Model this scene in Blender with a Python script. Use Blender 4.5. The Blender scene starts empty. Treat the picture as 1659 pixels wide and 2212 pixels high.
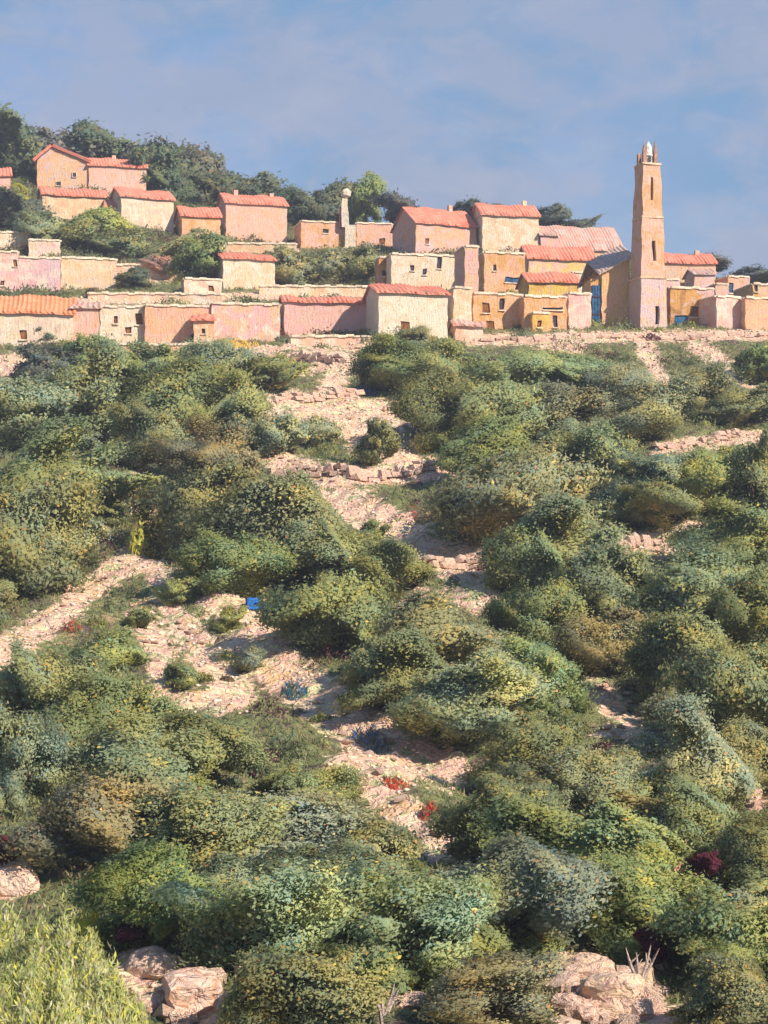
import bpy, bmesh, math, random
import numpy as np
from mathutils import Vector, Matrix

random.seed(7)
RNG = np.random.default_rng(11)
scene = bpy.context.scene
COL = scene.collection
R = math.radians

# ------------------------------------------------------------------ camera
F, CX, YH, PH = 4000.0, 829.5, 1250.0, 2212.0      # focal length, centre column, eye-level row (photo units)
cam_d = bpy.data.cameras.new('camera')
cam_d.lens = F / PH * 36.0
cam_d.sensor_width = 36.0
cam_d.shift_y = (YH - PH / 2) / PH
cam_d.clip_start = 0.5
cam_d.clip_end = 6000
cam = bpy.data.objects.new('camera', cam_d)
COL.objects.link(cam)
cam.rotation_euler = (R(90), 0, 0)
scene.camera = cam

# ------------------------------------------------------------------ light
SUN_EL, SUN_AZ = R(36), R(50)                        # azimuth: degrees to the right of straight behind the camera
sun_dir = Vector((math.sin(SUN_AZ) * math.cos(SUN_EL), -math.cos(SUN_AZ) * math.cos(SUN_EL), math.sin(SUN_EL)))
sl = bpy.data.lights.new('sun', 'SUN')
sl.energy = 5.0
sl.angle = R(0.6)
sl.color = (1.0, 0.89, 0.75)
so = bpy.data.objects.new('sun', sl)
COL.objects.link(so)
so.rotation_euler = (-sun_dir).to_track_quat('-Z', 'Y').to_euler()

world = bpy.data.worlds.new('World')
scene.world = world
world.use_nodes = True
nt = world.node_tree
nt.nodes.clear()
w_out = nt.nodes.new('ShaderNodeOutputWorld')
w_bg = nt.nodes.new('ShaderNodeBackground')
w_bg.inputs['Strength'].default_value = 0.115
sky = nt.nodes.new('ShaderNodeTexSky')
sky.sky_type = 'NISHITA'
sky.sun_disc = False
sky.sun_elevation = SUN_EL
sky.sun_rotation = math.pi - SUN_AZ
sky.air_density = 1.2
sky.dust_density = 0.6
sky.ozone_density = 3.0
w_tc = nt.nodes.new('ShaderNodeTexCoord')
w_map = nt.nodes.new('ShaderNodeMapping')
w_map.inputs['Scale'].default_value = (1.0, 1.0, 1.9)
nt.links.new(w_tc.outputs['Generated'], w_map.inputs['Vector'])


def w_noise(scale, detail, dist, lo, hi):
    n = nt.nodes.new('ShaderNodeTexNoise')
    n.inputs['Scale'].default_value = scale
    n.inputs['Detail'].default_value = detail
    n.inputs['Roughness'].default_value = 0.62
    n.inputs['Distortion'].default_value = dist
    nt.links.new(w_map.outputs[0], n.inputs['Vector'])
    m = nt.nodes.new('ShaderNodeMapRange')
    m.inputs['From Min'].default_value = lo
    m.inputs['From Max'].default_value = hi
    nt.links.new(n.outputs['Fac'], m.inputs['Value'])
    return m.outputs[0]


def w_mix(fac, a, b, blend='MIX', f=1.0):
    m = nt.nodes.new('ShaderNodeMix')
    m.data_type = 'RGBA'
    m.blend_type = blend
    if fac is None:
        m.inputs['Factor'].default_value = f
    else:
        mu = nt.nodes.new('ShaderNodeMath')
        mu.operation = 'MULTIPLY'
        mu.inputs[1].default_value = f
        nt.links.new(fac, mu.inputs[0])
        nt.links.new(mu.outputs[0], m.inputs['Factor'])
    for v, s in ((a, 'A'), (b, 'B')):
        i = [k for k in m.inputs if k.name == s and k.type == 'RGBA'][0]
        if isinstance(v, tuple):
            i.default_value = (*v, 1)
        else:
            nt.links.new(v, i)
    return [k for k in m.outputs if k.type == 'RGBA'][0]


SKY_MUL = (0.52, 0.62, 0.80)
w_sep = nt.nodes.new('ShaderNodeSeparateXYZ')
nt.links.new(w_tc.outputs['Generated'], w_sep.inputs[0])
w_low = nt.nodes.new('ShaderNodeMapRange')                # the veil thins out towards the zenith
w_low.inputs['From Min'].default_value = 0.08
w_low.inputs['From Max'].default_value = 0.62
w_low.inputs['To Min'].default_value = 1.0
w_low.inputs['To Max'].default_value = 0.0
nt.links.new(w_sep.outputs['Z'], w_low.inputs['Value'])


def w_times(a, b):
    m = nt.nodes.new('ShaderNodeMath')
    m.operation = 'MULTIPLY'
    nt.links.new(a, m.inputs[0])
    nt.links.new(b, m.inputs[1])
    return m.outputs[0]


c = w_mix(None, sky.outputs[0], SKY_MUL, 'MULTIPLY')
c = w_mix(w_low.outputs[0], c, (1.75, 2.25, 3.00), f=0.78)                                            # even summer haze
c = w_mix(w_noise(7.0, 4, 0.4, 0.44, 0.58), c, (1.02, 1.95, 3.20), f=0.75)                             # clearer blue
c = w_mix(w_times(w_low.outputs[0], w_noise(11.0, 6, 0.4, 0.44, 0.58)), c, (2.22, 2.34, 3.00), f=0.8)    # grey lilac veil
c = w_mix(w_times(w_low.outputs[0], w_noise(24.0, 8, 0.5, 0.50, 0.70)), c, (2.75, 2.75, 3.3), f=0.5)    # small pale scraps
nt.links.new(c, w_bg.inputs['Color'])
nt.links.new(w_bg.outputs[0], w_out.inputs['Surface'])

scene.view_settings.view_transform = 'Standard'
scene.view_settings.look = 'None'
scene.view_settings.exposure = 0.68
scene.view_settings.gamma = 1.0
scene.view_settings.use_curve_mapping = False

# ------------------------------------------------------------------ terrain function
_kD = np.array([-400, 0, 20, 44, 65, 95, 140, 195.0])
_kZ = np.array([-40, -14, -12.0, -10.6, -8.9, -3.6, 8.75, 25.8])
_fd = np.linspace(-400, 195, 1200)
_fz = np.interp(_fd, _kD, _kZ)
_k = np.ones(25) / 25
_pad = np.pad(_fz, 12, mode='edge')
_pad[-12:] = _fz[-1] + (np.arange(12) + 1) * (_fz[-1] - _fz[-2])
_fz = np.convolve(_pad, _k, mode='valid')
_ru = np.array([-400, 0, 180, 320, 500, 640, 760, 900, 1050, 1180, 1300, 1430, 1659, 2100.0])
_rr = np.array([360, 385, 395, 420, 462, 485, 490, 492, 480, 500, 545, 578, 632, 680.0])


def bumps(x, d):
    b = (0.38 * np.sin(x * 0.33 + 1.3 * np.sin(d * 0.17)) * np.cos(d * 0.29 + 0.8)
         + 0.22 * np.sin(x * 0.81 + d * 0.44 + 2.0) + 0.11 * np.sin(x * 1.9 - d * 1.4 + np.sin(x * 0.7))
         + 0.05 * np.sin(x * 4.1 + d * 2.6) * np.sin(d * 3.7 - x))
    return b * np.clip((205 - d) / 25, 0.12, 1.0) * np.clip(d / 60, 0.5, 1.2)


def terrain(x, d):
    x = np.asarray(x, float)
    d = np.asarray(d, float)
    z1 = np.interp(d, _fd, _fz)
    dd = np.clip(d, 195, 290)
    u = CX + x * F / np.maximum(dd, 1)
    yr = np.interp(u, _ru, _rr)
    t = (dd - 195) / 95
    z2 = dd * (YH - (720 + (yr - 720) * t)) / F
    z2 = np.where(d > 290, z2 - np.minimum((d - 290) * 0.16, 45), z2)
    return np.where(d <= 195, z1, z2 + (z1 - 25.8) * (d <= 195)) + bumps(x, d)


def tz(x, d):
    return float(terrain(x, d))


def wx(px, d):
    return (px - CX) * d / F


def wz(py, d):
    return (YH - py) * d / F


_DM = np.arange(38, 290, 0.25)


def hit(px, py):
    """distance at which the sight line through a photo point meets the ground"""
    zr = (YH - py) * _DM / F
    zt = terrain((px - CX) * _DM / F, _DM)
    i = np.nonzero(zt >= zr)[0]
    return float(_DM[i[0]]) if len(i) else 289.0


# ------------------------------------------------------------------ helpers
def props(o, label=None, cat=None, group=None, kind=None):
    if label:
        o['label'] = label
    if cat:
        o['category'] = cat
    if group:
        o['group'] = group
    if kind:
        o['kind'] = kind
    return o


def empty(name, loc, rz=0.0):
    o = bpy.data.objects.new(name, None)
    o.empty_display_size = 0.3
    o.location = loc
    o.rotation_euler = (0, 0, rz)
    COL.objects.link(o)
    return o


def link_mesh(name, me, parent=None, loc=None):
    o = bpy.data.objects.new(name, me)
    COL.objects.link(o)
    if parent:
        o.parent = parent
    if loc is not None:
        o.location = loc
    return o


def mesh(name, verts, faces, mat, smooth=False):
    me = bpy.data.meshes.new(name)
    me.from_pydata([tuple(v) for v in verts], [], faces)
    if mat:
        me.materials.append(mat)
    bm = bmesh.new()
    bm.from_mesh(me)
    bmesh.ops.recalc_face_normals(bm, faces=bm.faces)
    bm.to_mesh(me)
    bm.free()
    if smooth:
        me.polygons.foreach_set('use_smooth', [True] * len(me.polygons))
    me.update()
    return me


def np_mesh(name, V, Q, mat, tint=None, smooth=False, normals=None):
    """quads from numpy arrays"""
    me = bpy.data.meshes.new(name)
    n, k = Q.shape
    me.vertices.add(len(V))
    me.vertices.foreach_set('co', V.astype(np.float32).ravel())
    me.loops.add(n * k)
    me.loops.foreach_set('vertex_index', Q.astype(np.int32).ravel())
    me.polygons.add(n)
    me.polygons.foreach_set('loop_start', (np.arange(n) * k).astype(np.int32))
    me.polygons.foreach_set('loop_total', np.full(n, k, np.int32))
    me.update(calc_edges=True)
    if tint is not None:
        a = me.attributes.new('tint', 'FLOAT_COLOR', 'POINT')
        a.data.foreach_set('color', np.c_[tint, np.ones(len(V))].astype(np.float32).ravel())
    if smooth:
        me.polygons.foreach_set('use_smooth', [True] * n)
    if normals is not None:
        me.polygons.foreach_set('use_smooth', [True] * n)
        me.normals_split_custom_set_from_vertices(normals)
    me.materials.append(mat)
    return me


# ------------------------------------------------------------------ materials
class Mat:
    def __init__(self, name):
        self.m = bpy.data.materials.new(name)
        self.m.use_nodes = True
        self.t = self.m.node_tree
        self.b = self.t.nodes['Principled BSDF']
        self.tc = self.t.nodes.new('ShaderNodeTexCoord')

    def noise(self, scale, detail=3, sc=(1, 1, 1), dist=0.0, coord='Object', lo=0.35, hi=0.65, off=(0, 0, 0), rough=0.55):
        mp = self.t.nodes.new('ShaderNodeMapping')
        mp.inputs['Scale'].default_value = sc
        mp.inputs['Location'].default_value = off
        self.t.links.new(self.tc.outputs[coord], mp.inputs['Vector'])
        n = self.t.nodes.new('ShaderNodeTexNoise')
        n.inputs['Scale'].default_value = scale
        n.inputs['Detail'].default_value = detail
        n.inputs['Roughness'].default_value = rough
        n.inputs['Distortion'].default_value = dist
        self.t.links.new(mp.outputs[0], n.inputs['Vector'])
        return self.rng(n.outputs['Fac'], lo, hi)

    def rng(self, v, lo, hi, a=0.0, b=1.0):
        m = self.t.nodes.new('ShaderNodeMapRange')
        m.inputs['From Min'].default_value = lo
        m.inputs['From Max'].default_value = hi
        m.inputs['To Min'].default_value = a
        m.inputs['To Max'].default_value = b
        self.t.links.new(v, m.inputs['Value'])
        return m.outputs[0]

    def math(self, op, a, b):
        m = self.t.nodes.new('ShaderNodeMath')
        m.operation = op
        for i, v in enumerate((a, b)):
            if isinstance(v, (int, float)):
                m.inputs[i].default_value = v
            else:
                self.t.links.new(v, m.inputs[i])
        return m.outputs[0]

    def mix(self, fac, a, b, blend='MIX'):
        m = self.t.nodes.new('ShaderNodeMix')
        m.data_type = 'RGBA'
        m.blend_type = blend
        if isinstance(fac, (int, float)):
            m.inputs['Factor'].default_value = fac
        else:
            self.t.links.new(fac, m.inputs['Factor'])
        for v, s in ((a, 'A'), (b, 'B')):
            i = [k for k in m.inputs if k.name == s and k.type == 'RGBA'][0]
            if isinstance(v, tuple):
                i.default_value = (*v, 1)
            else:
                self.t.links.new(v, i)
        return [k for k in m.outputs if k.type == 'RGBA'][0]

    def attr(self, name):
        a = self.t.nodes.new('ShaderNodeAttribute')
        a.attribute_name = name
        return a

    def bump(self, h, dist, strength=1.0):
        n = self.t.nodes.new('ShaderNodeBump')
        n.inputs['Distance'].default_value = dist
        n.inputs['Strength'].default_value = strength
        self.t.links.new(h, n.inputs['Height'])
        self.t.links.new(n.outputs[0], self.b.inputs['Normal'])

    def done(self, col, rough=0.85, spec=0.25):
        if isinstance(col, tuple):
            self.b.inputs['Base Color'].default_value = (*col, 1)
        else:
            self.t.links.new(col, self.b.inputs['Base Color'])
        self.b.inputs['Roughness'].default_value = rough
        self.b.inputs['Specular IOR Level'].default_value = spec
        return self.m


_wn = [0]


def wall_mat(c1, c2, c3):
    """hand-laid lime render: patches of three colours under vertical trowel strokes"""
    _wn[0] += 1
    o = (_wn[0] * 3.7, _wn[0] * 1.9, _wn[0] * 2.3)
    m = Mat('lime_render')
    a = m.mix(m.noise(0.42, 3, dist=1.2, off=o, lo=0.43, hi=0.57), c1, c2)
    a = m.mix(m.math('MULTIPLY', m.noise(0.75, 4, dist=0.7, off=o[::-1], lo=0.50, hi=0.60), 0.9), a, c3)
    st = m.noise(5.5, 4, sc=(1, 1, 0.13), dist=0.5, off=o, lo=0.3, hi=0.7)
    a = m.mix(m.math('MULTIPLY', st, 0.30), a, (c1[0] * 1.18, c1[1] * 1.16, c1[2] * 1.08))
    dk = m.noise(2.6, 6, sc=(1, 1, 0.5), dist=2.0, off=o, lo=0.58, hi=0.68)
    a = m.mix(m.math('MULTIPLY', dk, 0.65), a, (c2[0] * 0.62, c2[1] * 0.42, c2[2] * 0.30))
    m.bump(m.math('ADD', st, m.noise(9, 4, off=o, dist=1.5)), 0.07, 0.9)
    return m.done(a)


CREAM = (0.80, 0.63, 0.42)
WHITE = (0.84, 0.72, 0.57)
PEACH = (0.79, 0.45, 0.26)
PINK = (0.81, 0.47, 0.37)
ROSE = (0.81, 0.46, 0.45)
OCHRE = (0.66, 0.36, 0.12)
SAND = (0.77, 0.51, 0.30)
YELL = (0.80, 0.55, 0.13)
LILAC = (0.68, 0.50, 0.52)
CORAL = (0.71, 0.20, 0.12)
ORANGE = (0.74, 0.22, 0.095)
DUSTY = (0.58, 0.29, 0.22)


def tile_mat(c):
    m = Mat('clay_tile')
    o = (c[0] * 31, c[1] * 77, 0)
    a = m.mix(m.noise(0.8, 4, dist=1.0, off=o, lo=0.4, hi=0.6), c, (c[0] * 0.86, c[1] * 1.35, c[2] * 1.5))
    a = m.mix(m.math('MULTIPLY', m.noise(2.4, 5, dist=1.5, off=o, lo=0.55, hi=0.7), 0.7), a, (0.74, 0.38, 0.28))
    a = m.mix(m.math('MULTIPLY', m.noise(3.1, 5, dist=1.5, off=(4, 1, 2), lo=0.60, hi=0.72), 0.5), a, (0.24, 0.07, 0.05))
    m.bump(m.noise(7, 4), 0.05)
    return m.done(a)


TILE = {'coral': tile_mat(CORAL), 'orange': tile_mat(ORANGE), 'dusty': tile_mat(DUSTY)}


def plain(name, c, var=0.25, scale=3.0, rough=0.85, bump=0.03):
    m = Mat(name)
    a = m.mix(m.noise(scale, 4, dist=1.0), tuple(v * (1 - var) for v in c), tuple(min(0.9, v * (1 + var)) for v in c))
    m.bump(m.noise(scale * 3, 4), bump)
    return m.done(a, rough)


M_COPING = plain('pale_coping', (0.70, 0.57, 0.42), 0.3, 1.5)
M_SANDSTONE = plain('sandstone', (0.62, 0.44, 0.29), 0.3, 1.5)
M_FLATROOF = plain('flat_roof_screed', (0.60, 0.46, 0.33))
M_WOOD = plain('brown_timber', (0.22, 0.085, 0.022), 0.45)
M_DARKWOOD = plain('dark_timber', (0.05, 0.022, 0.028), 0.4)
M_BLUEWOOD_SHADE = plain('blue_timber_and_shade', (0.025, 0.09, 0.19), 0.4)  # also paints blue shade on the church flank and two fronts
M_GLASS = plain('dark_pane', (0.03, 0.025, 0.04), 0.3, rough=0.35)
M_TRUNK = plain('olive_bark', (0.13, 0.085, 0.07), 0.5, 6)
M_TWIG = plain('bare_orange_twig', (0.62, 0.34, 0.22), 0.3, 6)
M_PALETWIG = plain('bare_pale_twig', (0.42, 0.33, 0.28), 0.3, 6)


def stone_mat(name, c1, c2, c3, sc=1.0):
    m = Mat(name)
    oi = m.t.nodes.new('ShaderNodeObjectInfo')
    a = m.mix(m.noise(1.3 * sc, 4, dist=1.5, lo=0.42, hi=0.58), c1, c2)
    a = m.mix(m.noise(2.2 * sc, 5, dist=2.0, lo=0.55, hi=0.66, off=(3, 7, 1)), a, c3)
    a = m.mix(m.math('MULTIPLY', oi.outputs['Random'], 0.5), a, c2)
    m.bump(m.noise(4 * sc, 6, dist=1.0), 0.12 / sc)
    return m.done(a)


M_STONE = stone_mat('pale_limestone', (0.76, 0.57, 0.42), (0.74, 0.48, 0.37), (0.62, 0.46, 0.39), 1.5)
M_BOULDER = stone_mat('pink_boulder', (0.72, 0.48, 0.38), (0.74, 0.52, 0.40), (0.64, 0.34, 0.20), 0.9)
M_CREAMROCK = stone_mat('cream_rock', (0.80, 0.58, 0.36), (0.76, 0.48, 0.36), (0.64, 0.46, 0.40), 1.1)


def leaf_mat(name, use_obj=True, transl=0.48):
    m = Mat(name)
    at = m.attr('tint')
    if use_obj:
        oi = m.t.nodes.new('ShaderNodeObjectInfo')
        col = m.mix(1.0, oi.outputs['Color'], at.outputs['Color'], 'MULTIPLY')
    else:
        col = at.outputs['Color']
    m.done(col, 0.7, 0.2)
    tr = m.t.nodes.new('ShaderNodeBsdfTranslucent')
    m.t.links.new(col, tr.inputs['Color'])
    mx = m.t.nodes.new('ShaderNodeMixShader')
    mx.inputs[0].default_value = transl
    out = [n for n in m.t.nodes if n.type == 'OUTPUT_MATERIAL'][0]
    m.t.links.new(m.b.outputs[0], mx.inputs[1])
    m.t.links.new(tr.outputs[0], mx.inputs[2])
    m.t.links.new(mx.outputs[0], out.inputs['Surface'])
    return m.m


M_LEAF = leaf_mat('olive_leaf')
M_GRASS = leaf_mat('grass_blade', False)

# ------------------------------------------------------------------ bare earth: where paths and clearings run (photo units, half width)
BARE = [
    ([(150, 652), (480, 642), (815, 632)], 10),
    ([(250, 592), (400, 590)], 20),
    ([(470, 536), (645, 538)], 9),
    ([(150, 752), (600, 754)], 8),
    ([(620, 748), (820, 750)], 10),
    ([(-60, 1450), (60, 1375), (150, 1310), (230, 1240), (320, 1190)], 34),
    ([(300, 1030), (312, 1110), (320, 1190)], 26),
    ([(320, 1190), (380, 1330), (450, 1430), (520, 1500)], 38),
    ([(300, 1330), (350, 1420), (340, 1510), (510, 1510)], 32),
    ([(460, 1290), (560, 1330), (610, 1440), (760, 1545), (970, 1665)], 48),
    ([(520, 1395), (640, 1490), (780, 1600), (880, 1665)], 40),
    ([(740, 1665), (860, 1745), (945, 1835)], 42),
    ([(480, 772), (620, 785), (750, 780), (705, 850)], 28),
    ([(590, 875), (720, 880), (880, 895)], 36),
    ([(740, 880), (790, 960), (880, 985)], 36),
    ([(580, 990), (700, 1030), (990, 1012)], 26),
    ([(620, 1095), (760, 1090), (860, 1140), (960, 1210), (1070, 1215)], 42),
    ([(890, 1310), (1060, 1290), (1020, 1240)], 34),
    ([(1345, 1185), (1400, 1175), (1500, 1155)], 34),
    ([(1460, 1180), (1530, 1200)], 22),
    ([(1285, 1470), (1325, 1530), (1370, 1575)], 30),
    ([(1270, 1580), (1370, 1585)], 14),
    ([(1420, 970), (1550, 952), (1720, 935)], 17),
    ([(1010, 735), (1300, 728), (1720, 722)], 14),
    ([(1395, 750), (1430, 830)], 24),
    ([(1500, 740), (1650, 850)], 22),
    ([(1180, 760), (1240, 750)], 24),
    ([(290, 2080), (420, 2150), (520, 2260)], 55),
    ([(1210, 2090), (1350, 2140), (1460, 2250)], 62),
    ([(-40, 1905), (40, 1915)], 36),
    ([(-40, 790), (40, 790)], 28),
    ([(1600, 1705), (1640, 1740)], 20),
    ([(-40, 1500), (30, 1480)], 24),
]


def bare_weight(u, r):
    best = np.full(np.shape(u), 9.0)
    for pts, hw in BARE:
        for (x0, y0), (x1, y1) in zip(pts[:-1], pts[1:]):
            dx, dy = x1 - x0, y1 - y0
            t = np.clip(((u - x0) * dx + (r - y0) * dy) / (dx * dx + dy * dy), 0, 1)
            best = np.minimum(best, np.hypot(u - x0 - t * dx, r - y0 - t * dy) / hw)
    return np.clip(1.38 - best, 0, 1)


# ------------------------------------------------------------------ ground
def build_ground():
    d = np.concatenate([np.linspace(-380, 5, 14), np.linspace(10, 38, 15), np.arange(40, 200, 0.5), np.arange(200, 296, 1.2),
                        np.geomspace(300, 5200, 22)])
    s = np.linspace(-1, 1, 421)
    D, S = np.meshgrid(d, s, indexing='ij')
    hw = 80 + 0.36 * np.abs(D) + np.maximum(np.abs(D) - 300, 0) * 0.9
    X = np.sign(S) * np.abs(S) ** 2.6 * hw
    Z = terrain(X, D)
    V = np.stack([X, D, Z], -1).reshape(-1, 3)
    ni, nj = D.shape
    idx = np.arange(ni * nj).reshape(ni, nj)
    Q = np.stack([idx[:-1, :-1], idx[:-1, 1:], idx[1:, 1:], idx[1:, :-1]], -1).reshape(-1, 4)
    m = Mat('hillside_earth')
    at = m.attr('bare')
    nz = m.noise(0.9, 6, dist=1.2, lo=0.2, hi=0.8)
    fac = m.rng(m.math('ADD', at.outputs['Fac'], m.math('MULTIPLY', m.math('SUBTRACT', nz, 0.5), 1.5)), 0.36, 0.62)
    g = m.mix(m.noise(0.30, 4, dist=1.0, lo=0.42, hi=0.58), (0.17, 0.20, 0.08), (0.25, 0.25, 0.11))
    g = m.mix(m.noise(0.55, 5, dist=1.4, off=(9, 4, 2), lo=0.5, hi=0.62), g, (0.14, 0.095, 0.085))
    g = m.mix(m.noise(0.8, 5, dist=1.4, off=(1, 14, 2), lo=0.57, hi=0.66), g, (0.44, 0.30, 0.17))
    b = m.mix(m.noise(0.55, 5, dist=1.2, off=(5, 5, 5), lo=0.44, hi=0.56), (0.80, 0.49, 0.38), (0.81, 0.60, 0.42))
    b = m.mix(m.noise(0.8, 5, dist=1.4, off=(2, 8, 5), lo=0.54, hi=0.62), b, (0.76, 0.47, 0.26))
    b = m.mix(m.noise(0.6, 5, dist=1.4, off=(22, 8, 15), lo=0.57, hi=0.64), b, (0.80, 0.70, 0.40))
    b = m.mix(m.noise(0.7, 5, dist=1.6, off=(12, 8, 5), lo=0.57, hi=0.63), b, (0.38, 0.40, 0.20))
    b = m.mix(m.noise(1.7, 5, dist=1.6, off=(1, 28, 5), lo=0.62, hi=0.68), b, (0.34, 0.20, 0.17))
    m.bump(m.noise(2.5, 7, dist=1.0), 0.25, 0.9)
    me = np_mesh('ground', V, Q, m.done(m.mix(fac, g, b), 0.95, 0.1), smooth=True)
    u = CX + V[:, 0] * F / np.maximum(V[:, 1], 1)
    r = YH - V[:, 2] * F / np.maximum(V[:, 1], 1)
    w = np.where(V[:, 1] > 38, bare_weight(u, r), 0)
    a = me.attributes.new('bare', 'FLOAT', 'POINT')
    a.data.foreach_set('value', w.astype(np.float32))
    o = link_mesh('ground', me)
    props(o, 'steep hillside of pale pink earth and dry grass below the village', kind='structure')
    return o


GROUND = build_ground()


# ------------------------------------------------------------------ houses
def wob(x, y, z, a=0.055):
    return (a * math.sin(1.7 * x + 2.9 * z + 1.3 * y) + a * 0.5 * math.sin(4.1 * z - 3.3 * x),
            a * 0.7 * math.sin(2.3 * x - 1.9 * z + y), a * math.sin(2.1 * x + 1.1 * y + 0.4 * z) + a * 0.5 * math.sin(5 * x))


def cuts(a, b, extra, step=0.75):
    c = [a, b] + [e for e in extra if a < e < b]
    n = max(1, int((b - a) / step))
    for i in range(1, n):
        v = a + (b - a) * i / n
        if all(abs(v - e) > 0.2 for e in c):
            c.append(v)
    return sorted(set(round(v, 4) for v in c))


class MB:
    def __init__(self):
        self.v, self.f = [], []

    def grid(self, fn, us, vs, skip=None):
        b = len(self.v)
        for u in us:
            for v in vs:
                self.v.append(fn(u, v))
        n = len(vs)
        for i in range(len(us) - 1):
            for j in range(n - 1):
                if skip and skip((us[i] + us[i + 1]) / 2, (vs[j] + vs[j + 1]) / 2):
                    continue
                self.f.append((b + i * n + j, b + (i + 1) * n + j, b + (i + 1) * n + j + 1, b + i * n + j + 1))

    def quad(self, *p):
        b = len(self.v)
        self.v += list(p)
        self.f.append(tuple(range(b, b + len(p))))

    def box(self, x0, x1, y0, y1, z0, z1, j=0.0):
        b = len(self.v)
        for z in (z0, z1):
            for x, y in ((x0, y0), (x1, y0), (x1, y1), (x0, y1)):
                self.v.append((x + random.uniform(-j, j), y + random.uniform(-j, j), z + random.uniform(-j, j)))
        for q in ((0, 3, 2, 1), (4, 5, 6, 7), (0, 1, 5, 4), (1, 2, 6, 5), (2, 3, 7, 6), (3, 0, 4, 7)):
            self.f.append(tuple(b + i for i in q))

    def tube(self, pts, rads, n=6):
        b = len(self.v)
        for i, (p, r) in enumerate(zip(pts, rads)):
            p = Vector(p)
            t = (Vector(pts[min(i + 1, len(pts) - 1)]) - Vector(pts[max(i - 1, 0)])).normalized()
            a = t.orthogonal().normalized()
            c = t.cross(a)
            for k in range(n):
                q = p + r * (a * math.cos(2 * math.pi * k / n) + c * math.sin(2 * math.pi * k / n))
                self.v.append(tuple(q))
        for i in range(len(pts) - 1):
            for k in range(n):
                self.f.append((b + i * n + k, b + i * n + (k + 1) % n, b + (i + 1) * n + (k + 1) % n, b + (i + 1) * n + k))
        self.f.append(tuple(b + k for k in range(n))[::-1])
        self.f.append(tuple(b + (len(pts) - 1) * n + k for k in range(n)))

    def make(self, name, mat, smooth=False):
        return mesh(name, self.v, self.f, mat, smooth)

    def build(self, name, mat, parent=None, smooth=False):
        return link_mesh(name, self.make(name, mat, smooth), parent)


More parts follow.
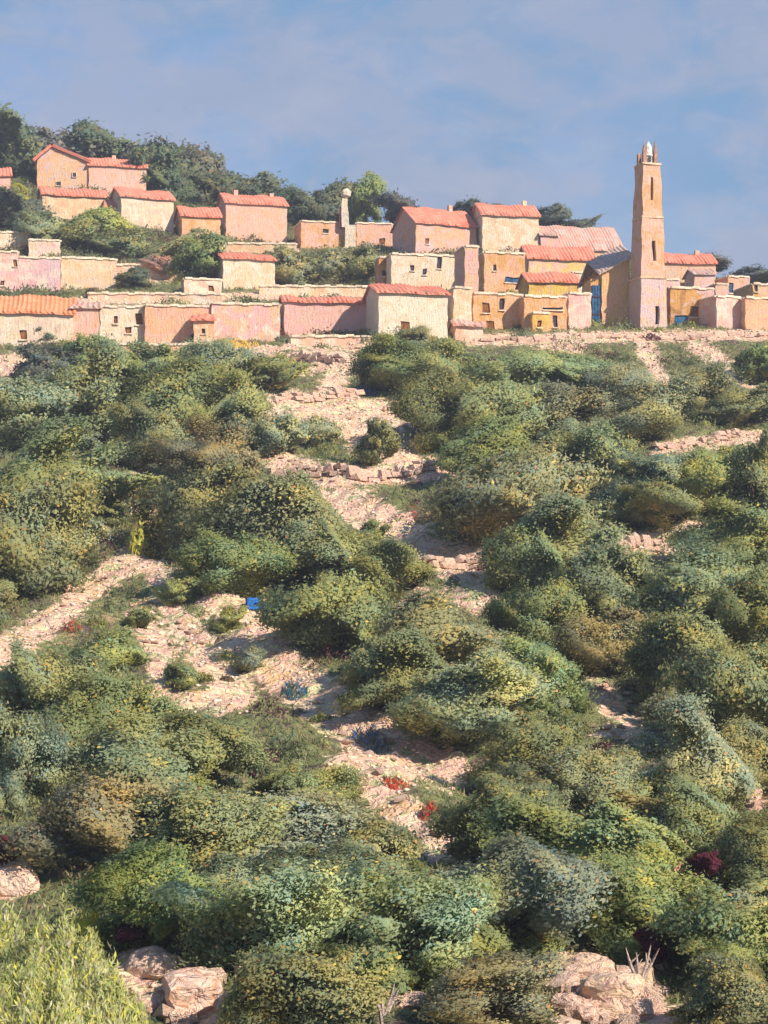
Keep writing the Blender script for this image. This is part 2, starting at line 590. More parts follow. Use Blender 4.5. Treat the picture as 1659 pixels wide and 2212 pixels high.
def house(name, label, x0, x1, ytop, ybase, depth, cols, roof=None, yaw=0.0, openings=(), D=None, cat='house', chimneys=(), group=None, parapet=0.0):
    """x0..x1, ytop..ybase: the front wall in photo units; it stands where that base meets the ground.
    roof: (strip height in photo units, tile colour) for a pitched roof, None for a flat one."""
    if D is None:
        D = hit((x0 + x1) / 2, ybase)
    k = D / F
    if name != 'retaining_wall' and yaw < 20:
        yaw += 5 if x1 < 614 and ybase > 740 else 8
    th = R(yaw)
    W = (x1 - x0) * k / max(0.5, math.cos(th))
    ox, oz = wx(x0, D), wz(ybase, D)
    H = (ybase - ytop) * k
    root = empty(name, (ox, D, oz), th)
    props(root, label, cat, group)
    # how far the wall goes into the ground, from the ground under its corners
    lo = 0.0
    for lx, ly in ((0, 0), (W, 0), (0, depth), (W, depth)):
        gx = ox + lx * math.cos(th) - ly * math.sin(th)
        gy = D + lx * math.sin(th) + ly * math.cos(th)
        lo = min(lo, tz(gx, gy) - oz)
    zb = lo - 0.5
    elev = (YH - ytop) / F
    run = depth / 2
    rise = 0.0
    if roof:
        rise = max(0.5, roof[0] * k + run * elev)
    ops = []
    for kind, px, py, pw, ph in openings:
        cxl = (px - x0) * k / max(0.5, math.cos(th))
        czl = (ybase - py) * k
        a, b = max(0.12, cxl - pw * k / 2), min(W - 0.12, cxl + pw * k / 2)
        c, e = czl - ph * k / 2, min(H - 0.1, czl + ph * k / 2)
        ops.append((kind, a, b, c, e))
    wm = wall_mat(*cols)
    mb = MB()
    xs = cuts(0, W, [v for o in ops for v in o[1:3]])
    zs = cuts(zb, H, [v for o in ops for v in o[3:5]])

    def P(x, y, z):
        dx, dy, dz = wob(x + ox, y, z + oz)
        if z < zb + 0.01:
            dz = 0
        return (x + dx, y + dy, z + dz * (0.4 if roof else 1.0))
    mb.grid(lambda x, z: P(x, 0, z), xs, zs, lambda x, z: any(o[1] < x < o[2] and o[3] < z < o[4] for o in ops))
    ys = cuts(0, depth, [])
    mb.grid(lambda y, z: P(0, y, z), ys, zs)
    mb.grid(lambda y, z: P(W, y, z), ys, zs)
    mb.grid(lambda x, z: P(x, depth, z), xs, zs)
    if rise:
        for x in (0, W):
            mb.quad(P(x, 0, H), P(x, run, H), (x, run, H + rise - 0.02))
            mb.quad(P(x, run, H), P(x, depth, H), (x, run, H + rise - 0.02))
    for kind, a, b, c, e in ops:                       # reveals
        rv = 0.22
        for p, q in (((a, c), (b, c)), ((b, c), (b, e)), ((b, e), (a, e)), ((a, e), (a, c))):
            mb.quad(P(p[0], 0, p[1]), P(q[0], 0, q[1]), P(q[0], rv, q[1]), P(p[0], rv, p[1]))
    mb.build('wall', wm, root)
    for kind, a, b, c, e in ops:
        if kind == 'door':
            leaf = MB()
            leaf.box(a - 0.02, b + 0.02, 0.14, 0.20, c - 0.02, e + 0.02)
            dr = leaf.build('door', M_WOOD, root)
            pl = MB()
            nb = 3
            for i in range(nb):
                pl.box(a + (b - a) * (i + 0.08) / nb, a + (b - a) * (i + 0.92) / nb, 0.105, 0.137, c + 0.05, e - 0.05)
            pl.build('board', M_WOOD, dr)
            st = MB()
            st.box(a - 0.15, b + 0.15, -0.25, -0.07, c - 0.18, c - 0.02)
            st.build('doorstep', M_COPING, root)
        else:
            fr = MB()
            wmat = {'window': M_GLASS, 'brown': M_WOOD, 'blue': M_BLUEWOOD_SHADE}[kind]
            t = 0.07
            for q in ((a, a + t, c, e), (b - t, b, c, e), (a + t, b - t, c, c + t), (a + t, b - t, e - t, e)):
                fr.box(q[0], q[1], 0.13, 0.21, q[2], q[3])
            f = fr.build('window', M_DARKWOOD, root)
            pn = MB()
            pn.box(a + t, b - t, 0.16, 0.19, c + t, e - t)
            pn.build('pane', wmat, f)
            si = MB()
            si.box(a - 0.1, b + 0.1, -0.16, -0.06, c - 0.12, c - 0.02, 0.01)
            si.build('sill', M_COPING, f)
    if rise:
        rb = MB()
        ov = 0.3
        n = max(4, int(W / 0.42)) * 2
        prof = [(-ov, -ov * rise / run), (run * 0.33, rise * 0.35), (run * 0.66, rise * 0.68), (run, rise), (run * 1.5, rise * 0.5), (depth + ov, -ov * rise / run)]
        top, bot = [], []
        for i in range(n + 1):
            x = -ov + (W + 2 * ov) * i / n
            h = 0.11 if i % 2 else 0.0
            sag = 0.10 * math.sin(x * 0.9 + ox) + 0.06 * math.sin(x * 2.3)
            rag = 0.09 * math.sin(i * 2.7 + ox) + 0.05 * math.sin(i * 1.3)
            for j, (y, z) in enumerate(prof):
                top.append((x, y + (rag if j in (0, 5) else 0), H + z + h + 0.10 + sag * (0.4 if j in (0, 5) else 1)))
                bot.append((x, y, H + z - 0.06 + sag * 0.4))
        m_ = len(prof)
        rb.v = top + bot
        q = len(top)
        for i in range(n):
            for j in range(m_ - 1):
                a = i * m_ + j
                rb.f.append((a, a + m_, a + m_ + 1, a + 1))
                rb.f.append((q + a, q + a + 1, q + a + m_ + 1, q + a + m_))
            for j in (0, m_ - 1):
                a = i * m_ + j
                rb.f.append((a, a + m_, q + a + m_, q + a))
        for i in (0, n):
            for j in range(m_ - 1):
                a = i * m_ + j
                rb.f.append((a, a + 1, q + a + 1, q + a))
        rf = rb.build('roof', TILE[roof[1]], root)
        for px, hgt in chimneys:
            cl = (px - x0) * k
            c = MB()
            c.box(cl - 0.3, cl + 0.3, run - 0.3, run + 0.3, H + rise - 0.3, H + rise + hgt, 0.03)
            ch = c.build('chimney', wm, rf)
    else:
        rb = MB()
        nx = cuts(0.1, W - 0.1, [])
        rb.grid(lambda x, y: (x, y, H - 0.12 - parapet), nx, [0.12, depth - 0.12])
        rb.build('flat_roof', M_FLATROOF, root)
        cp = MB()
        for i in range(len(nx) - 1):
            a, b = nx[i], nx[i + 1]
            j = 0.05 * math.sin(a * 3 + ox)
            cp.box(a, b, -0.12, 0.2, H + j - 0.06, H + 0.13 + j + random.uniform(0, 0.08), 0.02)
            cp.box(a, b, depth - 0.2, depth + 0.1, H - 0.06, H + 0.12, 0.02)
        for x in (0, W):
            cp.box(x - 0.12, x + 0.16, 0.22, depth - 0.22, H - 0.06, H + 0.14, 0.03)
        cp.build('parapet_coping', M_COPING, root)
    return root


G_H = None
# upper left terraces
house('pink_house', 'pink house at the far left edge with a ragged coral roof, cut by the frame', -70, 18, 374, 436, 6, (PINK, ROSE, PEACH), (14, 'coral'), 6)
def gable_house(name, label, x0, xa, x1, yl, ya, yr, ybase, depth, cols, tile, yaw, openings):
    """house whose lopsided gable faces us; xa, ya is the peak"""
    D = hit((x0 + x1) / 2, ybase)
    k = D / F
    root = empty(name, (wx(x0, D), D, wz(ybase, D)), R(yaw))
    props(root, label, 'house')
    W, A = (x1 - x0) * k, (xa - x0) * k
    hl, ha, hr = (ybase - yl) * k, (ybase - ya) * k, (ybase - yr) * k

    def top(x):
        return hl + (ha - hl) * x / A if x < A else ha + (hr - ha) * (x - A) / (W - A)
    mb = MB()
    xs = sorted(cuts(0, W, [A]))
    ts = [i / 8 for i in range(9)]
    zb = -3.5

    def P(x, y, t):
        z = zb + (top(x) - zb) * t
        a, b, c_ = wob(x, y, z)
        return (x + a, y + b, z)
    mb.grid(lambda x, t: P(x, 0, t), xs, ts)
    mb.grid(lambda x, t: P(x, depth, t), xs, ts)
    ys = cuts(0, depth, [])
    for x in (0, W):
        mb.grid(lambda y, t: P(x, y, t), ys, ts)
    mb.build('wall', wall_mat(*cols), root)
    for px, py, pw, ph in openings:
        a, b, c_, e = (px - pw / 2 - x0) * k, (px + pw / 2 - x0) * k, (ybase - py - ph / 2) * k, (ybase - py + ph / 2) * k
        fr = MB()
        for q in ((a - .1, a, c_ - .1, e + .1), (b, b + .1, c_ - .1, e + .1), (a, b, c_ - .1, c_), (a, b, e, e + .1)):
            fr.box(q[0], q[1], -0.16, 0.05, q[2], q[3])
        f = fr.build('window', M_SANDSTONE, root)
        pn = MB()
        pn.box(a, b, -0.10, 0.03, c_, e)
        pn.build('pane', M_GLASS, f)
    for sx, (xa_, xb_) in (('left', (-0.35, A)), ('right', (A, W + 0.3))):
        rb = MB()
        n = int(depth / 0.45) * 2
        m_ = 4
        for i in range(n + 1):
            y = -0.35 + (depth + 0.7) * i / n
            for j in range(m_ + 1):
                x = xa_ + (xb_ - xa_) * j / m_
                rb.v.append((x, y, (top(min(max(x, 0), W)) if 0 <= x <= W else top(0) - 0.3 if x < 0 else top(W) - 0.1) + 0.08 + 0.09 * (i % 2) + 0.05 * math.sin(x * 3 + y)))
        for i in range(n):
            for j in range(m_):
                a = i * (m_ + 1) + j
                rb.f.append((a, a + 1, a + m_ + 2, a + m_ + 1))
        o = rb.build('roof', TILE[tile], root)
        md = o.modifiers.new('thickness', 'SOLIDIFY')
        md.thickness = 0.45
        md.offset = 1


gable_house('ochre_house', 'tall ochre gabled house with coral roof, topmost building of the village at upper left', 80, 112, 190, 346, 318, 350, 412, 7,
            (SAND, PEACH, LILAC), 'coral', 6, [(160, 376, 7, 9), (126, 396, 10, 8)])
house('retaining_wall', 'sandy retaining wall under the tall pink house', 478, 640, 526, 548, 2.0, (SAND, CREAM, PEACH), None, 2, cat='wall', group='plastered walls along the village lanes')
house('retaining_wall', 'low whitish wall along the lane behind the white house with rusty openings', 190, 478, 634, 652, 1.2, (WHITE, PINK, SAND), None, 2, cat='wall', group='plastered walls along the village lanes')
house('retaining_wall', 'low cream wall along the lane behind the wide pink house', 560, 812, 618, 640, 1.2, (CREAM, WHITE, SAND), None, 2, cat='wall', group='plastered walls along the village lanes')
house('retaining_wall', 'pinkish garden wall right of the broad cream house', 250, 392, 572, 602, 1.4, (PINK, SAND, WHITE), None, 2, cat='wall', group='plastered walls along the village lanes')
house('retaining_wall', 'low whitish wall in front of the wide pink house', 628, 800, 727, 748, 1.0, (WHITE, PINK, PEACH), None, 0, cat='wall', group='plastered walls along the village lanes')
house('retaining_wall', 'rubble footing wall under the white house with rusty openings', 160, 452, 744, 764, 0.8, (PEACH, WHITE, PINK), None, 1, cat='wall', group='plastered walls along the village lanes')
house('pink_house', 'long pale pink wing joined to the right of the topmost ochre house', 192, 312, 355, 424, 6, (PINK, (0.74, 0.52, 0.42), PEACH), (13, 'coral'), 6,
      [('brown', 300, 408, 10, 8)], chimneys=((250, 0.6),))
house('cream_house', 'low cream house with coral roof below the topmost ochre house', 92, 226, 418, 482, 6, (SAND, CREAM, PEACH), (12, 'coral'), 8)
house('cream_house', 'square cream house with blue shaded left side between the upper left shrubs', 262, 370, 422, 507, 6.5, (CREAM, (0.74, 0.54, 0.42), WHITE), (15, 'coral'), 15)
house('peach_house', 'low peach house with coral roof left of the tall pink house', 393, 474, 464, 526, 6, (PEACH, SAND, OCHRE), (17, 'coral'), 8)
house('pink_house', 'tall pink house under a wide coral roof, blue shade on its left side', 488, 618, 436, 526, 7, (PINK, (0.72, 0.50, 0.38), PEACH), (16, 'coral'), 8, chimneys=((520, 0.7), (600, 0.5)))
house('ruined_chapel', 'roofless pink and ochre chapel beneath the round trees with a small round window', 650, 748, 478, 540, 6, (PINK, OCHRE, PEACH), None, 4,
      [('window', 703, 497, 12, 9)], cat='chapel', parapet=0.5)
house('pink_annexe', 'low pink annexe right of the white bell pillar with an ochre doorway', 770, 848, 482, 536, 6, (PINK, PEACH, (0.74, 0.52, 0.42)), None, 0,
      [('brown', 826, 520, 12, 13)], cat='house', parapet=0.4)
# middle left terrace
house('white_house', 'small whitish block house at the left edge above the pink one', -40, 60, 499, 545, 6, (WHITE, CREAM, SAND), None, 10, parapet=0.3)
house('pink_house', 'lilac pink house with rusty windows at the left edge above the orange roof', -50, 36, 542, 634, 6, (ROSE, WHITE, PINK), None, 4,
      [('brown', 30, 565, 9, 16), ('brown', 3, 610, 8, 10)], parapet=0.3)
house('pink_house', 'low rose washed house between the lilac one and the cream wall', 40, 128, 556, 630, 6, (ROSE, LILAC, WHITE), None, 2, parapet=0.3)
house('cream_house', 'broad cream house with flat top above the long pale row', 132, 248, 556, 628, 6, (CREAM, SAND, (0.74, 0.54, 0.42)), None, 6, parapet=0.3)
house('white_house', 'small white house with thin dark coral eave left of the grey green shrubs', 482, 592, 556, 628, 6, (WHITE, CREAM, SAND), (9, 'coral'), 8)
# long lower row on the left
house('orange_roofed_house', 'cream house under the broad bright orange roof at lower left', -20, 154, 672, 752, 7, (WHITE, (0.74, 0.54, 0.42), CREAM), (32, 'orange'), 3,
      [('brown', 49, 722, 15, 20)])
house('pink_house', 'narrow pink house right of the bright orange roof in the long lower row', 157, 214, 664, 748, 6, ((0.74, 0.52, 0.42), PINK, PEACH), (8, 'dusty'), 2)
house('white_house', 'white house with three rusty openings in the long lower row', 216, 311, 662, 746, 6, (WHITE, CREAM, (0.74, 0.54, 0.42)), None, 2,
      [('brown', 299, 688, 15, 24), ('brown', 250, 690, 8, 16), ('brown', 277, 712, 13, 14)], parapet=0.3)
house('peach_house', 'plain peach house without windows in the middle of the long lower row', 313, 455, 660, 746, 6, (PEACH, PINK, SAND), None, 2, parapet=0.3)
house('rose_house', 'rose and white house with yellow weeds below at the right of the long lower row', 457, 604, 656, 744, 6, (ROSE, SAND, WHITE), None, 3, parapet=0.3)
house('pink_house', 'wide pink house partly in the blue shadow of the big cream house', 614, 812, 650, 722, 5, (ROSE, (0.76, 0.50, 0.40), PINK), (8, 'coral'), 0)
# centre
house('big_cream_house', 'big cream house at the centre with a brown arched door and coral roof edge', 818, 968, 630, 742, 8, (WHITE, (0.84, 0.76, 0.58), CREAM), (14, 'coral'), 4,
      [('door', 876, 708, 21, 30)])
house('white_house', 'narrow white house wedged against the right of the big cream house', 980, 1019, 622, 724, 6, (WHITE, CREAM, SAND), None, 0,
      [('window', 990, 706, 6, 8)], parapet=0.3)
house('cream_house', 'cream house with two small dark windows above the big cream house', 845, 986, 549, 640, 6, (WHITE, CREAM, SAND), None, 3,
      [('window', 891, 577, 9, 13), ('window', 918, 585, 9, 13), ('window', 950, 560, 10, 34)], parapet=0.4)
house('pink_house', 'pink house with a heavy coral roof and wide blue shaded left side', 898, 1032, 478, 556, 8, (PINK, PEACH, LILAC), (30, 'coral'), 24,
      [('brown', 923, 519, 9, 12)], chimneys=((1010, 0.8),))
house('cream_house', 'tall cream house with flat coral roof on the crest right of the pink one', 1042, 1166, 462, 552, 7, (CREAM, WHITE, SAND), (20, 'coral'), 3, chimneys=((1150, 0.8),))
house('pink_house', 'slim pink tower house standing below the two crest houses', 1004, 1034, 532, 660, 5, (PINK, SAND, ROSE), None, 4, parapet=0.3)
house('ochre_house', 'narrow ochre house with a tiny window and painted blue shadow below the tall cream one', 1046, 1136, 545, 642, 5, (OCHRE, PINK, SAND), None, 6,
      [('window', 1069, 577, 7, 14), ('blue', 1108, 602, 34, 12)], parapet=0.3)  # the blue pane paints a shadow onto the front wall
house('ochre_row_house', 'peach row house with two rusty windows and a brown door by the road', 1022, 1130, 634, 716, 6, (PEACH, SAND, OCHRE), None, 2,
      [('brown', 1050, 664, 17, 22), ('window', 1085, 656, 11, 24), ('door', 1060, 704, 18, 24)], parapet=0.3)
house('ochre_row_house', 'long ochre and peach row house with a dark slot window by the road', 1132, 1226, 640, 714, 6, (PEACH, OCHRE, SAND), None, 2,
      [('window', 1196, 665, 44, 5), ('window', 1201, 692, 10, 26)], parapet=0.3)
house('pink_house', 'small rose coloured house next to the shade blue painted flank of the church', 1228, 1278, 634, 712, 5, (ROSE, WHITE, PINK), None, 3, parapet=0.3)
house('yellow_house', 'yellow ochre house under the lower coral roof strip left of the church', 1142, 1252, 606, 676, 5, (YELL, OCHRE, SAND), (16, 'coral'), 2)
house('cream_house', 'cream house under the upper coral roof strip left of the church', 1142, 1288, 556, 616, 6, (CREAM, PINK, YELL), (24, 'coral'), 2)
house('pink_barn', 'barn with a broad dusty pink roof behind the coral strips', 1172, 1350, 534, 570, 10, (PINK, SAND, OCHRE), (46, 'dusty'), 3, cat='barn')
# right of the tower
house('peach_house', 'peach house with coral roof directly right of the bell tower', 1432, 1548, 566, 640, 6, ((0.74, 0.54, 0.42), PEACH, SAND), (17, 'coral'), -2, chimneys=((1520, 0.6),))
house('brown_recess', 'low brown block painted as a dark recess with blue shadow right of the tower', 1448, 1546, 622, 706, 5, (OCHRE, (0.34, 0.17, 0.07), LILAC), None, 2,
      [('blue', 1472, 690, 30, 20), ('brown', 1505, 672, 24, 22), ('blue', 1527, 690, 18, 22)], cat='barn', parapet=0.3)  # brown walls and blue panes paint in a dark recess and its shadow
house('pink_house', 'small pink house with a blue window above the pale box house at right', 1572, 1622, 597, 660, 5, (PINK, ROSE, OCHRE), None, 6,
      [('blue', 1580, 622, 10, 22)], parapet=0.3)
house('ochre_house', 'ochre house cut by the right edge with a dark doorway', 1626, 1720, 614, 690, 6, (SAND, OCHRE, PINK), None, 4,
      [('window', 1634, 622, 8, 16)], parapet=0.3)
house('white_house', 'pale pink box house at the right edge by the road', 1548, 1606, 640, 712, 6, (ROSE, WHITE, PINK), None, 14, parapet=0.3)
house('peach_house', 'peach house beside the pale box at the right edge by the road', 1610, 1712, 644, 716, 6, (PEACH, SAND, PINK), None, 2, parapet=0.3)


# small additions leaning on the older houses
house('lean_to', 'pink lean-to with coral roof between the low cream house and the square cream one', 228, 258, 446, 492, 4, (PINK, PEACH, ROSE), (14, 'coral'), -2)
house('lean_to', 'peach lean-to at the foot of the narrow white house in the centre', 984, 1044, 702, 738, 3, (PEACH, WHITE, PINK), (7, 'dusty'), 0)
house('pink_house', 'little pink house stuck to the right side of the tall cream crest house', 1168, 1206, 506, 560, 5, (ROSE, PINK, SAND), (10, 'dusty'), 4)
house('cream_house', 'pale cream house squeezed between the coral strips and the church roof', 1240, 1290, 588, 650, 4, (WHITE, PINK, CREAM), None, 2, [('window', 1262, 606, 7, 10)], parapet=0.3)
house('pink_house', 'tiny pale pink house behind the brown recess block', 1436, 1470, 604, 650, 4, (ROSE, WHITE, PINK), None, 4, parapet=0.3)
house('lilac_house', 'lilac grey house sloping up behind the brown recess block near the right edge', 1500, 1546, 590, 650, 4, (LILAC, PINK, SAND), (8, 'dusty'), 2)
house('pink_house', 'small flat pink house between the lilac grey one and the right edge', 1546, 1574, 614, 660, 4, (PINK, SAND, ROSE), None, 2, parapet=0.3)
house('rust_house', 'narrow rust and pink house left of the cream house with two dark windows', 818, 842, 556, 632, 4, (OCHRE, ROSE, (0.45, 0.18, 0.05)), None, 0, [('window', 830, 590, 8, 12)], parapet=0.3)
house('white_house', 'low pale house behind the lilac pink one at the left edge', 62, 128, 518, 560, 4, (WHITE, ROSE, SAND), None, 3, parapet=0.2)
house('ruined_house', 'tumbledown cream house between the bush and the small white house', 398, 478, 602, 644, 4, (CREAM, WHITE, PINK), None, 3, [('brown', 455, 622, 12, 12)], parapet=0.5)
house('ochre_house', 'small ochre house with brown opening in front of the long ochre row', 1150, 1188, 676, 716, 3, (YELL, OCHRE, PEACH), None, 2, [('brown', 1166, 700, 9, 14)], parapet=0.2)
house('peach_house', 'small peach house with an orange roof left of the rose house in the lower row', 418, 462, 690, 750, 3, (PEACH, WHITE, SAND), (8, 'coral'), 0, [('window', 440, 715, 8, 11)])


# church nave with its gable towards us, and the bell tower
def church():
    D = hit(1340, 708)
    k = D / F
    root = empty('church', (wx(1300, D), D, wz(708, D)), R(8))
    props(root, 'peach and yellow church with a steep grey pink roof left of the bell tower', 'church')
    W, dep = 62 * k, 9.0
    hl, hr = 118 * k, 150 * k
    mb = MB()
    n = 8
    xs = [W * i / n for i in range(n + 1)]

    def topz(x):
        return hl + (hr - hl) * x / W

    def P(x, y, t):
        z = -1.2 + (topz(x) + 1.2) * t
        a, b, c_ = wob(x + 3, y, z)
        return (x + a, y + b, z + c_ * 0.4)
    ts = [i / 9 for i in range(10)]
    mb.grid(lambda x, t: P(x, 0, t), xs, ts)
    mb.grid(lambda x, t: P(x, dep, t), xs, ts)
    ys = [dep * i / 8 for i in range(9)]
    mb.grid(lambda y, t: P(0, y, t), ys, ts)
    mb.grid(lambda y, t: P(W, y, t), ys, ts)
    mb.build('wall', wall_mat(PEACH, YELL, SAND), root)
    rb = MB()
    n = 22
    ov = 0.45
    rise = 42 * k
    for i in range(n + 1):
        x = -ov + (W + 2 * ov) * i / n
        h = 0.09 if i % 2 else 0
        z = topz(x)
        for y, dz in ((-ov, -0.05), (dep * 0.35, rise * 0.65), (dep * 0.55, rise), (dep + ov, -0.05)):
            rb.v.append((x, y, z + dz + h + 0.12))
    for i in range(n):
        for j in range(3):
            a = i * 4 + j
            rb.f.append((a, a + 4, a + 5, a + 1))
    rt = rb.make('roof', plain('lichened_tile', (0.50, 0.37, 0.31), 0.3, 2.0))
    ro = link_mesh('roof', rt, root)
    so_ = ro.modifiers.new('thickness', 'SOLIDIFY')
    so_.thickness = 0.18
    # tall blue boards on the left porch, painting in the church's shaded side
    pw = MB()
    pw.box(-1.15, -0.02, 0.35, 3.2, -1.0, 106 * k, 0.02)
    pw.build('porch', wall_mat(OCHRE, SAND, PEACH), root)
    dr = MB()
    dr.box(-1.05, -0.12, 0.20, 0.32, 0.7, 92 * k)
    d = dr.build('door', M_BLUEWOOD_SHADE, root)
    for i in range(3):
        b = MB()
        b.box(-1.03 + i * 0.31, -1.03 + i * 0.31 + 0.26, 0.155, 0.195, 0.75, 91 * k)
        b.build('board', M_BLUEWOOD_SHADE, d)
    for i in range(2):
        b = MB()
        b.box(-1.0, -0.15, 0.10, 0.15, 1.4 + 1.9 * i, 1.55 + 1.9 * i)
        b.build('hinge', M_DARKWOOD, d)


church()


def bell_tower():
    D = hit(1410, 712) + 0.8
    k = D / F
    root = empty('bell_tower', (wx(1404, D), D + 1.7, wz(712, D)), R(17))
    props(root, 'tall slender bell tower with pale lantern and two brown pinnacles', 'tower')
    wm = wall_mat((0.78, 0.50, 0.38), (0.68, 0.38, 0.15), PINK)

    def shaft(z0, z1, h0, h1, slits=(), nm='shaft', mat=wm):
        mb = MB()
        zs = cuts(z0, z1, [v for s in slits for v in s[2:4]], 0.8)

        def half(z):
            return h0 + (h1 - h0) * (z - z0) / (z1 - z0)
        us = sorted(set([-1, -0.5, 0, 0.5, 1] + [v for s in slits for v in s[0:2]]))

        def side(ax):
            def fn(u, z):
                h = half(z)
                x, y = (u * h, -h)
                for _ in range(ax):
                    x, y = -y, x
                a, b, c_ = wob(x * 0.8, y * 0.8, z * 0.45, 0.05)
                return (x + a, y + b, z)
            return fn
        for ax in range(4):
            sk = (lambda u, z: any(s[0] < u < s[1] and s[2] < z < s[3] for s in slits)) if ax == 0 else None
            mb.grid(side(ax), us, zs, sk)
        fn = side(0)
        for s in slits:
            p = [fn(s[0], s[2]), fn(s[1], s[2]), fn(s[1], s[3]), fn(s[0], s[3])]
            for i in range(4):
                a, b = p[i], p[(i + 1) % 4]
                mb.quad(a, b, (b[0], b[1] + 0.5, b[2]), (a[0], a[1] + 0.5, a[2]))
        h = half(z1)
        mb.quad((-h, -h, z1), (h, -h, z1), (h, h, z1), (-h, h, z1))
        o = mb.build(nm, mat, root)
        for s in slits:
            zc = (s[2] + s[3]) / 2
            hh = half(zc)
            w = MB()
            w.box(s[0] * hh - 0.03, s[1] * hh + 0.03, -hh + 0.40, -hh + 0.46, s[2] - 0.05, s[3] + 0.05)
            w.build('slit_window', M_GLASS, root)
        return o
    zt = lambda py: (712 - py) * k
    shaft(-3.0, zt(600), 32 * k, 30 * k, [(0.10, 0.40, 0.6, 2.6)], 'tower_base', wall_mat((0.72, 0.52, 0.42), LILAC, SAND))
    shaft(zt(600), zt(468), 28.5 * k, 25 * k, [(-0.05, 0.25, zt(562), zt(518))])
    shaft(zt(468), zt(352), 24.5 * k, 20.5 * k, [(-0.15, 0.10, zt(430), zt(380))], 'belfry')
    for py, h in ((600, 32), (468, 26), (352, 22.5)):
        c_ = MB()
        c_.box(-h * k, h * k, -h * k, h * k, zt(py) - 0.02, zt(py) + 0.14, 0.04)
        c_.build('cornice', M_SANDSTONE, root)
    ln = MB()
    prof = [(11, 348), (10, 335), (12.5, 332), (10.5, 329), (9.5, 320), (8.5, 312), (5, 306), (1.2, 300)]
    ln.tube([(0.05, 0, zt(p) + 0.1) for r, p in prof], [r * k for r, p in prof], 10)
    ln.build('lantern', plain('white_lantern', (0.58, 0.55, 0.52), 0.3, 2.5), root)
    for i in range(4):
        a = i * math.pi / 2
        w = MB()
        w.box(-0.13, 0.13, -0.62, -0.52, zt(344), zt(333))
        o = w.build('lantern_opening', M_GLASS, root)
        o.rotation_euler = (0, 0, a)
    brown = plain('brown_stone', (0.34, 0.18, 0.11), 0.4, 3)
    for sx, top, y in ((-14, 304, -12), (13, 298, -10), (-16, 322, 10), (15, 318, 11)):
        p = MB()
        p.tube([(sx * k, y * k, zt(348)), (sx * k, y * k, zt(326)), (sx * k, y * k, zt((326 + top) / 2) ), (sx * k, y * k, zt(top))],
               [5.5 * k, 5 * k, 3.4 * k, 0.5 * k], 4)
        p.build('pinnacle', brown, root)


bell_tower()


def bell_pillar():
    D = hit(752, 538) - 1.2
    k = D / F
    root = empty('white_bell_pillar', (wx(752, D), D, wz(540, D)))
    props(root, 'slender white pillar with a rounded cap rising beside the roofless chapel', 'pillar')
    wm = wall_mat(WHITE, (0.70, 0.64, 0.55), CREAM)
    b = MB()
    b.box(-7 * k, 17 * k, 0, 1.2, -1.0, 54 * k, 0.08)
    b.build('buttress', wm, root)
    s = MB()
    s.tube([(-6 * k, 0.6, 50 * k), (-7 * k, 0.6, 80 * k), (-8 * k, 0.6, 100 * k), (-7 * k, 0.6, 112 * k)], [11 * k, 11 * k, 9 * k, 8 * k], 4)
    s.build('shaft', wm, root)
    c_ = MB()
    c_.tube([(-7 * k, 0.6, 114 * k), (-6 * k, 0.6, 119 * k), (-5 * k, 0.6, 126 * k), (-8 * k, 0.6, 131 * k), (-9 * k, 0.6, 133 * k)], [5 * k, 11 * k, 12 * k, 8 * k, 2 * k], 9)
    c_.build('cap', wm, root)
    d = MB()
    d.box(-20 * k, -16.5 * k, 0.2, 0.9, 50 * k, 90 * k, 0.12)
    d.build('side_fin', plain('maroon_plaster', (0.17, 0.03, 0.04)), root)


bell_pillar()

# ------------------------------------------------------------------ stones
def stone_mesh(seed, mat, rough=0.16, sub=1, boxy=0.62):
    r = random.Random(seed)
    bm = bmesh.new()
    bmesh.ops.create_icosphere(bm, subdivisions=sub, radius=0.5)
    ph = [r.uniform(0, 6.3) for _ in range(6)]
    for v in bm.verts:
        p = v.co
        q = Vector([math.copysign(abs(c_ * 2) ** boxy, c_) * 0.5 for c_ in p])
        n = 1 + rough * (math.sin(p.x * 5 + ph[0]) + math.sin(p.y * 6 + ph[1]) + math.sin(p.z * 5 + ph[2])) / 1.6 + r.uniform(-0.06, 0.06)
        v.co = q * n
    me = bpy.data.meshes.new('stone')
    bm.to_mesh(me)
    bm.free()
    me.materials.append(mat)
    return me


STONES = [stone_mesh(i, M_STONE, 0.24, 1, 0.42) for i in range(8)]


